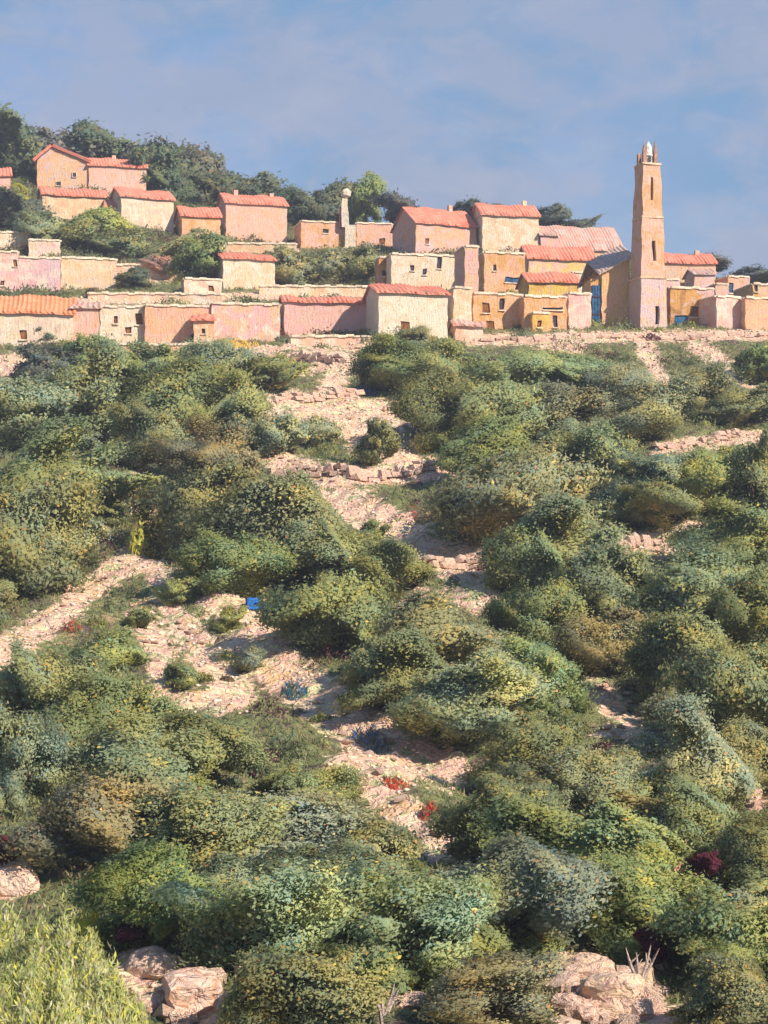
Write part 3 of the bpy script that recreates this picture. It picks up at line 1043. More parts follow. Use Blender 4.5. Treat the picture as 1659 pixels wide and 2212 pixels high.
def terrace_wall(label, pts, hpx, rows=2, sw=0.62):
    """dry stone terrace wall along photo points; every stone an object"""
    P3 = []
    for px, py in pts:
        D = hit(px, py)
        P3.append(Vector((wx(px, D), D, tz(wx(px, D), D))))
    root = empty('terrace_wall', P3[0])
    props(root, label, 'terrace wall', 'dry stone terrace walls on the slope')
    hm = hpx * P3[0].y / F
    cnt = 0
    for a, b in zip(P3[:-1], P3[1:]):
        L = (b - a).length
        dirv = (b - a).normalized()
        ang = math.atan2(dirv.y, dirv.x)
        for r_ in range(rows):
            s = -0.1 - 0.3 * (r_ % 2)
            while s < L:
                w = random.uniform(0.6, 1.5) * sw
                h = hm / rows * random.choice((0.7, 0.9, 1.1, 1.45))
                p = a + dirv * (s + w / 2)
                o = bpy.data.objects.new('stone', STONES[cnt % 8])
                COL.objects.link(o)
                o.parent = root
                zz = tz(p.x, p.y)
                o.location = Vector((p.x, p.y + r_ * 0.1, zz + hm / rows * (r_ + 0.35) + random.uniform(-0.03, 0.03))) - P3[0]
                o.scale = (w * 1.3, 0.75, h * 1.25)
                o.rotation_euler = (random.uniform(-0.12, 0.12), random.uniform(-0.1, 0.1), ang + random.uniform(-0.15, 0.15))
                cnt += 1
                s += w * random.choice((0.95, 1.0, 1.1, 1.1, 1.8))
    return root


terrace_wall('pale terrace wall with yellow weeds just below the long lower row of houses', [(478, 778), (600, 780), (748, 784)], 20)
terrace_wall('short broken terrace wall above the small clearing, below the big cream house', [(580, 880), (680, 866), (770, 860)], 18)
terrace_wall('long low terrace wall across the middle clearing with bluish shade at its right end', [(590, 1038), (760, 1034), (900, 1024), (1000, 1016)], 24)
terrace_wall('terrace wall at the lower end of the middle clearing beside dark shade', [(930, 1222), (1000, 1228), (1075, 1222)], 26)
terrace_wall('thin terrace wall running out of the right edge above the grove', [(1420, 972), (1540, 958), (1680, 945)], 17)
terrace_wall('small tumbled wall between two trees at the right with pink stones', [(1340, 1192), (1410, 1190), (1500, 1168)], 26)
terrace_wall('roadside kerb wall in front of the peach row and church', [(1040, 738), (1200, 736), (1400, 730), (1700, 726)], 9, 1, 1.1)

# loose stones lying on the bare earth, the ones large enough to tell apart
def loose_stones(n):
    k = 0
    while k < n:
        pts, hw = random.choice(BARE)
        i = random.randrange(len(pts) - 1)
        t = random.random()
        px = pts[i][0] + (pts[i + 1][0] - pts[i][0]) * t + random.gauss(0, hw * 0.55)
        py = pts[i][1] + (pts[i + 1][1] - pts[i][1]) * t + random.gauss(0, hw * 0.45)
        if not (0 < px < 1659 and 745 < py < 2212):
            continue
        D = hit(px, py)
        x = wx(px, D)
        s = random.uniform(0.18, 0.42) * (0.7 + D / 260)
        o = bpy.data.objects.new('stone', STONES[k % 8])
        COL.objects.link(o)
        o.parent = GROUND
        o.location = (x, D, tz(x, D) + s * 0.12)
        o.scale = (s * random.uniform(0.9, 1.9), s, s * random.uniform(0.3, 0.55))
        o.rotation_euler = (random.uniform(-0.3, 0.3), random.uniform(-0.3, 0.3), random.uniform(0, 6))
        k += 1


loose_stones(210)


def rubble(cx, cy, sx, sy, n):
    """broken stones round the rocks at the bottom edge"""
    for k in range(n):
        px, py = random.gauss(cx, sx), random.gauss(cy, sy)
        D = hit(px, py)
        x = wx(px, D)
        s_ = random.uniform(0.25, 0.75)
        o = bpy.data.objects.new('stone', STONES[k % 8])
        COL.objects.link(o)
        o.parent = GROUND
        o.location = (x, D, tz(x, D) + s_ * 0.15)
        o.scale = (s_ * random.uniform(0.9, 1.6), s_, s_ * random.uniform(0.5, 0.9))
        o.rotation_euler = (random.uniform(-0.4, 0.4), random.uniform(-0.4, 0.4), random.uniform(0, 6))


rubble(1330, 2165, 75, 35, 42)
rubble(410, 2170, 70, 40, 34)


def boulder(label, px, py, wpx, hpx, mat, seed, name='boulder'):
    D = hit(px, py + hpx * 0.35)
    k = D / F
    o = link_mesh(name, stone_mesh(seed, mat, 0.30, 3, 0.75), None, (wx(px, D), D + wpx * k * 0.3, wz(py, D)))
    o.scale = (wpx * k, wpx * k * 0.8, hpx * k * 0.95)
    o.rotation_euler = (0.1, 0.15 * math.sin(seed), seed * 1.3)
    props(o, label, 'rock', 'rocks at the bottom edge')
    return o


boulder('grey pink rock left of a larger boulder beside the yellow green bush', 335, 2090, 110, 75, M_BOULDER, 3)
boulder('large rounded pink boulder with rusty edge at the bottom left of centre', 420, 2160, 150, 120, M_BOULDER, 5)
boulder('small rusty brown rock at the right foot of the large pink boulder', 500, 2185, 70, 80, M_BOULDER, 8)
boulder('flat cream yellow slab above the pink rocks at bottom right', 1262, 2098, 130, 52, M_CREAMROCK, 4)
boulder('broad pale pink rock at the bottom edge right of centre', 1330, 2170, 170, 90, M_CREAMROCK, 7)
boulder('small lilac grey rock in front of the broad pale pink rock', 1250, 2190, 90, 56, M_BOULDER, 9)
boulder('pointed orange cream rock under the bare twigs at bottom right', 1385, 2120, 70, 70, M_CREAMROCK, 12)
boulder('greyish rock half hidden by leaves at the right edge', 1622, 1722, 64, 46, M_BOULDER, 14)
boulder('pink rock at the left edge above the yellow green bush', 18, 1905, 110, 80, M_BOULDER, 16)
boulder('whitish rock at the bottom edge near the centre twigs', 885, 2165, 70, 46, M_STONE, 18)


# ------------------------------------------------------------------ trees
def leaf_cloud(C, N_, T, L, Wd, tint, name, mat, bend=0.25, soft=None):
    """one pointed leaf per centre"""
    n = len(C)
    N_ = N_ / np.linalg.norm(N_, axis=1, keepdims=True)
    T = T - N_ * np.sum(T * N_, 1, keepdims=True)
    T /= np.linalg.norm(T, axis=1, keepdims=True) + 1e-9
    B = np.cross(N_, T)
    L = L[:, None]
    Wd = Wd[:, None]
    V = np.empty((n, 4, 3))
    V[:, 0] = C - T * L
    V[:, 1] = C + T * L * 0.1 - B * Wd - N_ * Wd * bend
    V[:, 2] = C + T * L
    V[:, 3] = C + T * L * 0.1 + B * Wd - N_ * Wd * bend
    Q = np.arange(n * 4).reshape(n, 4)
    if soft is not None:
        soft = np.repeat(soft / np.linalg.norm(soft, axis=1, keepdims=True), 4, axis=0)
    return np_mesh(name, V.reshape(-1, 3), Q, mat, np.repeat(tint, 4, axis=0), normals=soft)


DABS = np.array([(1.0, 1.0, 1.0), (1.25, 1.2, 1.05), (0.75, 0.8, 0.72), (1.35, 1.15, 0.7), (0.8, 1.0, 1.15), (1.3, 1.05, 0.95), (0.85, 1.05, 0.6)])


def crown_mesh(seed, n=58000, lobes=60, leaf=0.034):
    g = np.random.default_rng(seed)
    cs = g.normal(size=(lobes, 3))
    cs /= np.linalg.norm(cs, axis=1, keepdims=True)
    cs *= (g.random((lobes, 1)) ** 0.42) * 0.92
    cs[:, 2] = np.maximum(cs[:, 2], -0.62)
    rs = 0.12 + 0.22 * g.random(lobes) ** 1.6
    li = g.choice(lobes, n, p=rs ** 2 / np.sum(rs ** 2))
    dv = g.normal(size=(n, 3))
    dv /= np.linalg.norm(dv, axis=1, keepdims=True)
    rad = rs[li] * (0.40 + 0.62 * g.random(n) + 0.9 * g.random(n) ** 5)
    C = cs[li] + dv * rad[:, None]
    dist = np.linalg.norm(C[:, None, :] - cs[None], axis=2) / rs[None]      # drop leaves deep inside a neighbouring lobe
    dist[np.arange(n), li] = 9
    keep = dist.min(1) > 0.45
    C, dv, li = C[keep], dv[keep], li[keep]
    n = len(C)
    w = g.random(6) * 6.3
    C = C + 0.17 * np.stack([np.sin(C[:, 1] * 3.1 + w[0]) + np.sin(C[:, 2] * 4.3 + w[1]),
                             np.sin(C[:, 0] * 3.3 + w[2]) + np.sin(C[:, 2] * 3.7 + w[3]),
                             0.9 * np.sin(C[:, 0] * 3.9 + w[4]) + 0.9 * np.sin(C[:, 1] * 3.2 + w[5])], -1)
    out = C / (np.linalg.norm(C, axis=1, keepdims=True) + 1e-6)
    Nn = dv * 0.7 + out * 0.4 + g.normal(size=(n, 3)) * 0.65
    so = dv * 0.45 + out * 0.7 + np.array([0, 0, 0.15]) + g.normal(size=(n, 3)) * 0.09
    Nn[np.sum(Nn * so, 1) < 0] *= -1
    T = g.normal(size=(n, 3)) * 0.7 + np.array([0.15, 0, 0.7]) + dv * 0.3
    L = leaf * (0.5 + 0.9 * g.random(n))
    # colour in clumps of their own, as sprays of different age are, with a few odd sprays
    ph = g.random(8) * 6.3
    f1 = np.sin(C[:, 0] * 4.3 + ph[0] + 1.2 * np.sin(C[:, 2] * 3 + ph[3])) + np.sin(C[:, 1] * 4 + C[:, 2] * 3.4 + ph[1])
    f2 = np.sin(C[:, 2] * 6 - C[:, 0] * 5 + ph[2]) + np.sin(C[:, 1] * 6 + ph[4]) + g.normal(size=n) * 0.45
    a = np.clip(0.5 + 0.33 * (f1 + g.normal(size=n) * 0.35), 0, 1)[:, None]
    t = a * np.array([1.22, 1.14, 0.86]) + (1 - a) * np.array([0.80, 0.90, 0.98])
    o = (f2 > 1.7)[:, None]
    t = np.where(o, np.array([[1.5, 1.28, 0.85]]), t)
    o = (f2 < -1.75)[:, None]
    t = np.where(o, np.array([[0.9, 1.08, 1.35]]), t)
    t = t * (0.92 + 0.16 * g.random((n, 1)))
    odd = g.random(n)
    t[odd < 0.012] = (2.3, 1.7, 0.9)
    t[(odd > 0.03) & (odd < 0.040)] = (0.8, 1.2, 1.7)
    t[(odd > 0.05) & (odd < 0.060)] = (1.8, 0.9, 0.55)
    return leaf_cloud(C, Nn, T, L, L * 0.54, t, 'crown', M_LEAF, soft=so)


CROWNS = [crown_mesh(100 + i) for i in range(9)]
FAR_CROWNS = [crown_mesh(200 + i, 18000, 44, leaf=0.06) for i in range(5)]


def trunk_mesh(seed):
    r = random.Random(seed)
    mb = MB()
    k = [(0, 0, -0.4), (0.03, 0.02, 0.1), (r.uniform(-.1, .1), 0.05, 0.4), (r.uniform(-.12, .12), 0, 0.62)]
    mb.tube(k, [0.14, 0.10, 0.08, 0.07], 7)
    for i in range(4):
        a = i * 1.6 + r.uniform(-.4, .4)
        e = Vector((math.cos(a) * 0.55, math.sin(a) * 0.5, 1.0 + r.uniform(0, .45)))
        s = Vector(k[3]) - Vector((0, 0, 0.05))
        mid = s.lerp(e, 0.5) + Vector((r.uniform(-.08, .08), r.uniform(-.08, .08), -0.04))
        mb.tube([s, mid, e], [0.055, 0.04, 0.015], 5)
        e2 = mid + Vector((r.uniform(-.3, .3), r.uniform(-.3, .3), 0.35))
        mb.tube([mid, e2], [0.03, 0.01], 4)
    return mb.make('trunk', M_TRUNK, True)


TRUNKS = [trunk_mesh(i) for i in range(4)]

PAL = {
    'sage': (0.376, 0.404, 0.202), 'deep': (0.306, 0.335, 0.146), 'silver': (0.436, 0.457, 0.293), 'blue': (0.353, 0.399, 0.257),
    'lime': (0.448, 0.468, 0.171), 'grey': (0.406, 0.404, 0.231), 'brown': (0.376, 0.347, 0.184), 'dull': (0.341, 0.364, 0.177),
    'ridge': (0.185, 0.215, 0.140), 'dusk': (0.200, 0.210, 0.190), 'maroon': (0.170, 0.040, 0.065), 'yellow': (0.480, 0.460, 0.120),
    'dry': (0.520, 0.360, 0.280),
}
_tc = [0]


def tree(label, cx, cy, w, h, pal, name='olive_tree', cat='tree', group='olive trees on the slope below the village', far=False, trunk=True, D=None, drop=0.40):
    i = _tc[0]
    _tc[0] += 1
    if D is None:
        D = hit(cx, cy + h * drop)
    k = D / F
    x, cz = wx(cx, D), wz(cy, D)
    gz = tz(x, D)
    root = empty(name, (x, D, gz))
    props(root, label, cat, group)
    cr = bpy.data.objects.new('crown', (FAR_CROWNS if far else CROWNS)[i % (5 if far else 9)])
    COL.objects.link(cr)
    cr.parent = root
    hw, hh = w * k / 2, h * k / 2
    cz = max(cz, gz + hh * 0.62)
    cr.location = (0, 0, cz - gz)
    cr.scale = (hw * 1.12 * random.uniform(.85, 1.25), hw * 1.08 * random.uniform(.9, 1.15), hh * 1.08 * random.uniform(.88, 1.12))
    cr.rotation_euler = (random.uniform(-.25, .25), random.uniform(-.3, .3), i * 2.4)
    if i % 2:
        cr.scale.x *= -1
    c0 = PAL[pal]
    j = [random.uniform(0.93, 1.07) for _ in range(3)]
    cr.color = (c0[0] * j[0], c0[1] * j[1], c0[2] * j[2], 1)
    if trunk:
        t = bpy.data.objects.new('trunk', TRUNKS[i % 4])
        COL.objects.link(t)
        t.parent = root
        ht = max(0.6, cz - gz)
        t.scale = (max(0.5, hw * 0.75), max(0.5, hw * 0.75), ht)
        t.rotation_euler = (0, 0, i * 1.1)
    return root


def grove(rows):
    for lab, cx, cy, w, h, pal in rows:
        tree(lab, cx, cy, w, h, pal, far=w <= 130)


grove([
    # just under the village
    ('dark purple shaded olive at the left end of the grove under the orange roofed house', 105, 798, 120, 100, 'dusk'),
    ('grey green olive under the pink house beside the bright orange roof', 205, 792, 160, 110, 'sage'),
    ('sage olive under the plain peach house of the long lower row', 345, 790, 180, 110, 'sage'),
    ('bluish olive under the rose and white house, left of the pale terrace wall', 460, 800, 150, 110, 'blue'),
    ('small green olive directly below the pale terrace wall with yellow weeds', 565, 815, 120, 70, 'deep'),
    ('deep green olive touching the foot of the big cream house', 845, 802, 150, 96, 'deep'),
    ('olive under the right corner of the big cream house', 960, 808, 160, 100, 'dull'),
    ('sage olive below the brown door of the peach row', 1090, 815, 180, 120, 'sage'),
    ('olive below the church, under the roadside kerb wall', 1235, 812, 170, 100, 'sage'),
    ('greyish olive between the two pale banks right of the church', 1345, 845, 150, 110, 'grey'),
    ('olive on the slope between the earth bank and the right edge', 1520, 850, 150, 110, 'dull'),
    ('dark green olive at the right edge below the road', 1640, 790, 100, 90, 'deep'),
    # second row
    ('round olive at the left edge in the second row', 40, 900, 200, 170, 'blue'),
    ('broad sage olive in the second row below the peach house', 190, 895, 230, 180, 'sage'),
    ('green olive in the second row left of the upper clearing', 360, 890, 230, 180, 'deep'),
    ('yellowish olive bordering the upper clearing on the left', 500, 910, 180, 150, 'sage'),
    ('small pale bush tree at the foot of the broken terrace wall', 590, 945, 120, 90, 'silver'),
    ('dark olive right of the upper clearing with blue shade at its foot', 930, 900, 170, 150, 'deep'),
    ('sage olive two trees right of the upper clearing', 1060, 900, 210, 150, 'sage'),
    ('olive with reddish shade at its foot in the second row', 1210, 905, 200, 130, 'brown'),
    ('grey olive above the thin terrace wall near the right edge', 1390, 905, 180, 110, 'grey'),
    ('olive at the right edge just above the thin terrace wall', 1590, 885, 170, 100, 'dull'),
    # third row
    ('large sage olive left of the forked path head', 140, 1050, 280, 200, 'sage'),
    ('olive overhanging the dark gap above the path fork', 330, 960, 190, 130, 'dull'),
    ('brown green olive right of the dark gap above the path fork', 450, 1000, 200, 150, 'brown'),
    ('small green tree inside the upper clearing', 815, 965, 80, 90, 'deep'),
    ('dark olive at the right end of the long low terrace wall', 1030, 985, 190, 150, 'deep'),
    ('broad golden olive right of the middle clearing', 1110, 1090, 290, 200, 'grey'),
    ('pale sage olive below the thin terrace wall', 1290, 1020, 240, 140, 'sage'),
    ('bluish olive at the left end of the thin terrace wall', 1400, 1040, 200, 140, 'blue'),
    ('bright green olive below the thin terrace wall near the right edge', 1520, 1050, 220, 150, 'lime'),
    ('olive cut by the right edge below the thin terrace wall', 1640, 1060, 180, 160, 'dull'),
    # around the path fork
    ('large dark olive at the left edge above the left path', 50, 1180, 260, 230, 'dull'),
    ('blue green olive overhanging the left path from above', 150, 1190, 170, 150, 'blue'),
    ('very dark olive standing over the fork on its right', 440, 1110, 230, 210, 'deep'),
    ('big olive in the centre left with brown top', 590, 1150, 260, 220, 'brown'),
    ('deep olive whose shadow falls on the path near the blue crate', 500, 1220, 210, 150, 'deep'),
    ('sage olive below the middle clearing', 700, 1210, 210, 150, 'sage'),
    ('bright green olive between the middle clearing and the small pink one', 835, 1240, 150, 120, 'deep'),
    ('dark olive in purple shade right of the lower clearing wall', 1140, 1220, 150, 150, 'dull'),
    ('large pale olive left of the small tumbled wall', 1230, 1200, 250, 190, 'sage'),
    ('olive above the small tumbled wall at the right', 1440, 1100, 200, 100, 'dull'),
    ('olive behind the small tumbled wall toward the right edge', 1590, 1180, 200, 160, 'dull'),
    # middle of the slope
    ('big olive above the diagonal path right of the blue crate', 715, 1330, 250, 200, 'dull'),
    ('broad sage olive in the middle below the small pink clearing', 920, 1410, 300, 180, 'sage'),
    ('olive right of the small pink clearing', 1165, 1340, 200, 170, 'deep'),
    ('pale olive with yellow leaves under the small tumbled wall', 1330, 1290, 260, 190, 'sage'),
    ('bluish olive below the right end of the small tumbled wall', 1500, 1300, 260, 200, 'blue'),
    ('green olive at the right edge level with the middle of the slope', 1640, 1330, 200, 220, 'deep'),
    ('dark olive overshadowing the lower diagonal path', 845, 1465, 230, 160, 'deep'),
    ('silvery olive right of the dark one overshadowing the diagonal path', 1030, 1520, 270, 180, 'silver'),
    ('olive left of the small pink path on the right half', 1150, 1490, 190, 190, 'sage'),
    ('dark olive behind the small pink path on the right half', 1300, 1385, 200, 130, 'brown'),
    ('purple brown olive right of the small pink path', 1480, 1440, 210, 180, 'brown'),
    ('large green olive at the right edge beside the purple brown one', 1600, 1520, 240, 230, 'sage'),
    ('small round olive between the left path and the forked branch', 225, 1420, 130, 100, 'sage'),
    # below the left path
    ('big sage olive below the left path near the left edge', 130, 1500, 240, 190, 'sage'),
    ('dark green olive right of the blue flowers below the left path', 240, 1560, 250, 190, 'deep'),
    ('bluish olive at the left edge under the blue flowers', 50, 1660, 220, 200, 'blue'),
    ('green olive just below the diagonal path at its bend', 430, 1640, 240, 150, 'deep'),
    ('broad sage olive in the lower left beneath the path island', 310, 1680, 290, 190, 'sage'),
    ('olive between the two ends of the diagonal path', 655, 1700, 170, 110, 'sage'),
    ('silvery olive left of the lowest stretch of path', 590, 1805, 290, 190, 'silver'),
    ('brown tinged olive in the lower left third', 240, 1790, 280, 200, 'brown'),
    ('round olive in the lower left with yellow and teal leaves', 430, 1820, 290, 230, 'sage'),
    # right below the path
    ('olive at the right end of the diagonal path', 1130, 1640, 210, 180, 'deep'),
    ('broad green olive under the small pink path', 1230, 1710, 270, 180, 'sage'),
    ('large pale green olive in the lower right', 1470, 1670, 260, 200, 'silver'),
    ('olive at the right edge above the grey rock', 1610, 1650, 180, 150, 'brown'),
    ('dark olive on the right of the lowest stretch of path', 1095, 1790, 250, 190, 'dull'),
    ('golden green olive left of the orange twigs', 1270, 1820, 290, 210, 'sage'),
    ('olive behind the orange twigs', 1500, 1770, 220, 160, 'dull'),
    ('olive at the right edge beside the yellow shrub', 1640, 1850, 180, 170, 'deep'),
    # foreground
    ('dark olive above the large pink boulder', 330, 1950, 270, 190, 'deep'),
    ('large silvery olive at the bottom left of centre', 570, 1990, 340, 240, 'silver'),
    ('brown shaded olive left of centre near the bottom', 770, 1920, 270, 190, 'dull'),
    ('large pale olive at the bottom centre', 880, 2030, 350, 240, 'silver'),
    ('deep green olive at the bottom right of centre', 1100, 1970, 310, 230, 'blue'),
    ('yellow green olive at the lower right', 1390, 1970, 300, 190, 'lime'),
    ('pale green olive at the bottom right corner', 1590, 2040, 270, 220, 'sage'),
    ('olive at the bottom edge right of the large pink boulder', 660, 2160, 290, 200, 'dull'),
    ('grey olive at the bottom edge left of the pale pink rocks', 1060, 2150, 260, 180, 'grey'),
    ('olive in the bottom right corner below the pale green one', 1590, 2190, 240, 170, 'brown'),
])

# village trees and shrubs
GV = 'trees and shrubs between the houses'
GR = 'trees on the crest behind the village'
for lab, cx, cy, w, h, pal, D in [
    ('tall green tree on the crest at the top left corner', 15, 332, 190, 160, 'ridge', 296),
    ('dusky tree on the crest behind the topmost ochre house', 135, 352, 170, 140, 'dusk', 304),
    ('grey green tree behind the left end of the pale pink wing', 225, 347, 170, 130, 'ridge', 304),
    ('hazy tree behind the right end of the pale pink wing', 305, 372, 160, 130, 'dusk', 304),
    ('large dark tree on the crest right of the pale pink wing', 385, 397, 190, 150, 'ridge', 302),
    ('violet grey tree on the crest left of the tall pink house', 455, 407, 160, 130, 'dusk', 304),
    ('tree directly behind the tall pink house', 525, 432, 160, 110, 'ridge', 304),
    ('low tree behind the blue shaded square cream house', 345, 457, 130, 110, 'ridge', 291),
    ('low tree filling the crest between the peach house and the tall pink one', 430, 462, 120, 90, 'ridge', 302),
    ('low dark tree right of the tall pink house', 640, 485, 90, 80, 'ridge', 290),
    ('round green tree behind the roofless chapel', 715, 447, 110, 110, 'ridge', 290),
    ('taller round green tree right of the white pillar', 785, 447, 100, 105, 'deep', 290),
    ('round grey green tree between the pink annexe and the heavy coral roof', 866, 460, 90, 100, 'dusk', 274),
]:
    tree(lab, cx, cy, w, h, pal, 'crest_tree', 'tree', GR, True, True, D)
for lab, cx, cy, w, h, pal, D in [
    ('purple grey scrub on the crest behind the heavy coral roof', 1030, 456, 90, 50, 'dusk', 288),
    ('flat purple scrub on the crest behind the tall cream house', 1190, 474, 90, 52, 'dusk', 288),
    ('low scrub on the crest above the dusty pink roof', 1250, 494, 84, 44, 'dusk', 286),
    ('thin scrub on the crest right of the bell tower', 1500, 575, 110, 40, 'dusk', 262),
    ('thin scrub on the crest behind the small pink house at right', 1620, 606, 130, 40, 'dusk', 262),
]:
    tree(lab, cx, cy, w, h, pal, 'crest_scrub', 'shrub', 'scrub on the crest behind the village', True, False, D)
for lab, cx, cy, w, h, pal in [
    ('dark shrub below the pink house at the far left edge', 30, 460, 120, 80, 'ridge'),
    ('blue green shrub left of the low cream house', 85, 500, 90, 90, 'blue'),
    ('leafy shrub under the low cream house', 165, 510, 120, 70, 'deep'),
    ('bright lime shrub left of the square cream house', 235, 490, 100, 60, 'lime'),
    ('green hedge shrub under the square cream house', 270, 530, 120, 60, 'deep'),
    ('green hedge shrub below the peach house', 360, 545, 120, 60, 'sage'),
    ('shrub left of the small white house', 430, 570, 100, 100, 'deep'),
    ('small dark bush above the white house with rusty openings', 292, 604, 80, 46, 'ridge'),
    ('pinkish dry shrub right of the broad cream house', 350, 580, 100, 44, 'dry'),
    ('grey green shrub right of the small white house', 635, 585, 110, 80, 'grey'),
    ('large grey green shrub under the roofless chapel', 705, 580, 120, 80, 'dull'),
    ('olive grey shrub left of the cream house with two windows', 775, 580, 100, 80, 'dull'),
]:
    tree(lab, cx, cy, w, h, pal, 'village_shrub', 'shrub', GV, True, False)
for lab, cx, cy, w, h, pal in [
    ('bright golden flowering shrub beside the pink house at the far left', 42, 420, 46, 40, 'yellow'),
]:
    tree(lab, cx, cy, w, h, pal, 'flowering_shrub', 'shrub', None, True, False)
for lab, cx, cy, w, h in [
    ('maroon leaved shrub at the bottom right above the orange cream rock', 1405, 2045, 60, 60),
    ('maroon shrub between the yellow green bush and the dark olive', 285, 2010, 80, 44),
    ('maroon shrub right of the orange twigs', 1525, 1865, 70, 50),
    ('maroon shrub at the left edge above the pink rock', 15, 1840, 60, 60),
]:
    tree(lab, cx, cy, w, h, 'maroon', 'maroon_shrub', 'shrub', 'maroon shrubs in the grove', True, False, drop=1.1)
for lab, cx, cy, w, h in [
    ('yellow green shrub at the right edge beside the maroon one', 1600, 1850, 120, 90),
]:
    tree(lab, cx, cy, w, h, 'yellow', 'yellow_shrub', 'shrub', None, True, False)


for lab, cx, cy, w, h, pal in [
    ('small grey green shrub on the bare earth just below the path fork', 395, 1282, 70, 52, 'sage'),
    ('little yellow green shrub on the upper edge of the diagonal path', 500, 1338, 66, 50, 'lime'),
    ('small dull shrub in the bare patch between the two branches of the path', 300, 1338, 60, 48, 'deep'),
    ('bluish shrub near the teal flowers at the bend of the path', 540, 1430, 74, 54, 'blue'),
    ('flat green shrub at the lower edge of the bare patch', 400, 1465, 84, 60, 'sage'),
    ('small bush in the middle of the upper clearing', 690, 936, 84, 60, 'silver'),
    ('green bush at the lower edge of the middle clearing', 800, 1160, 76, 56, 'deep'),
]:
    tree(lab, cx, cy, w, h, pal, 'small_shrub', 'shrub', 'small shrubs on the bare earth', True, False)


# low shrubs that close the gaps in the grove
def low_shrubs(n):
    k, seen, tries = 0, set(), 0
    trees = [(o.location.x, o.location.y, o['label']) for o in COL.objects if o.name.startswith('olive_tree') and len(o['label'].split()) <= 10]
    while k < n and tries < 6000:
        tries += 1
        D = 45 + 148 * random.random() ** 0.8
        px = random.uniform(-30, 1690)
        x = wx(px, D)
        z = tz(x, D)
        r = YH - z * F / D
        ok = max(float(bare_weight(np.array(px + dx), np.array(r - dy))) for dx in (-45, 0, 45) for dy in (0, 30, 60)) < 0.02
        if not ok or (px < 330 and r > 1900):
            continue
        tx, ty, tl = min(trees, key=lambda t: (t[0] - x) ** 2 + (0.6 * (t[1] - D)) ** 2)
        dpx, dd = px - (CX + tx * F / ty), D - ty
        side = ('left of' if dpx < 0 else 'right of') if abs(dpx) * D / F > 0.5 * abs(dd) else ('in front of' if dd < 0 else 'behind')
        pal, word = random.choice((('sage', 'sage'), ('deep', 'green'), ('dull', 'olive'), ('silver', 'silvery'), ('grey', 'greyish'), ('blue', 'bluish'), ('brown', 'brownish')))
        lab = 'low %s shrub %s the %s' % (word, side, tl)
        if lab in seen or len(lab.split()) > 16:
            continue
        seen.add(lab)
        rad = random.uniform(0.7, 1.5) * (0.75 + D / 400)
        root = empty('low_shrub', (x, D, z))
        props(root, lab, 'shrub', 'low shrubs between the olives')
        c_ = bpy.data.objects.new('foliage', FAR_CROWNS[k % 5])
        COL.objects.link(c_)
        c_.parent = root
        c_.location = (0, 0, rad * 0.35)
        c_.scale = (rad * random.uniform(1.0, 1.6), rad * 1.1, rad * random.uniform(0.6, 0.9))
        c_.rotation_euler = (0, 0, k * 1.7)
        c_.color = (*PAL[pal], 1)
        k += 1


low_shrubs(210)


# ------------------------------------------------------------------ tall grassy bush, twigs, flowers, crate
def blade_tuft(name, label, cat, px, py, wpx, hpx, n, palette, mat=M_GRASS, spread=1.0, blade=0.5, group=None):
    D = hit(px, py + hpx / 2)
    k = D / F
    x = wx(px, D)
    g = np.random.default_rng(int(px * 7 + py))
    a = g.random(n) * 6.283
    rr = np.sqrt(g.random(n))
    hw, hh = wpx * k / 2, hpx * k
    lx = np.cos(a) * rr * hw
    ly = np.sin(a) * rr * hw * 0.8
    gz = terrain(x + lx, D + ly)
    z0 = tz(x, D)
    top = hh * (1 - 0.72 * rr ** 2) * (0.62 + 0.3 * g.random(n) + 0.35 * g.random(n) ** 4) * (0.85 + 0.2 * np.sin(a * 5 + rr * 7) * rr + 0.12 * np.sin(lx * 9))
    t = g.random(n) ** 0.6
    C = np.stack([lx, ly, gz - z0 + top * t], -1)
    T = np.stack([np.cos(a) * rr * 0.5 * spread + g.normal(size=n) * 0.42, np.sin(a) * rr * 0.4 + g.normal(size=n) * 0.42, np.ones(n)], -1)
    N_ = np.stack([np.cos(a) * rr, np.sin(a) * rr - 0.5, 0.5 + 0 * a], -1) + g.normal(size=(n, 3)) * 0.4
    L = blade * (0.35 + 1.1 * g.random(n) ** 2) * 0.5
    pal = np.array(palette)
    tint = pal[g.integers(0, len(pal), n)] * (0.8 + 0.4 * g.random((n, 1)))
    me = leaf_cloud(C, N_, T, L, L * 0.22, tint, name, mat)
    o = link_mesh(name, me, None, (x, D, z0))
    props(o, label, cat, group)
    return o


BROOM = [(0.42, 0.46, 0.15), (0.46, 0.49, 0.18), (0.54, 0.54, 0.18), (0.50, 0.52, 0.28), (0.30, 0.36, 0.12), (0.70, 0.66, 0.14), (0.60, 0.58, 0.38), (0.34, 0.30, 0.16)]
for lab, px, py, w, h, n in [
    ('big pale yellow green broom bush in the bottom left corner', 60, 2170, 330, 240, 40000),
    ('taller broom bush behind the one in the bottom left corner', 130, 2060, 260, 200, 26000),
    ('small broom bush at the left edge below the pink rock', 5, 2020, 170, 150, 14000),
    ('low broom bush sloping down to the grey pink rock', 225, 2160, 190, 190, 18000),
]:
    blade_tuft('broom_bush', lab, 'bush', px, py, w, h, n, BROOM, blade=0.21, group='broom bushes at the bottom left')
blade_tuft('yellow_broom', 'tall bright yellow flower spikes on the upper edge of the corner bush', 'plant', 190, 1985, 90, 130, 650,
           [(0.70, 0.64, 0.06), (0.6, 0.6, 0.12)], blade=0.26)
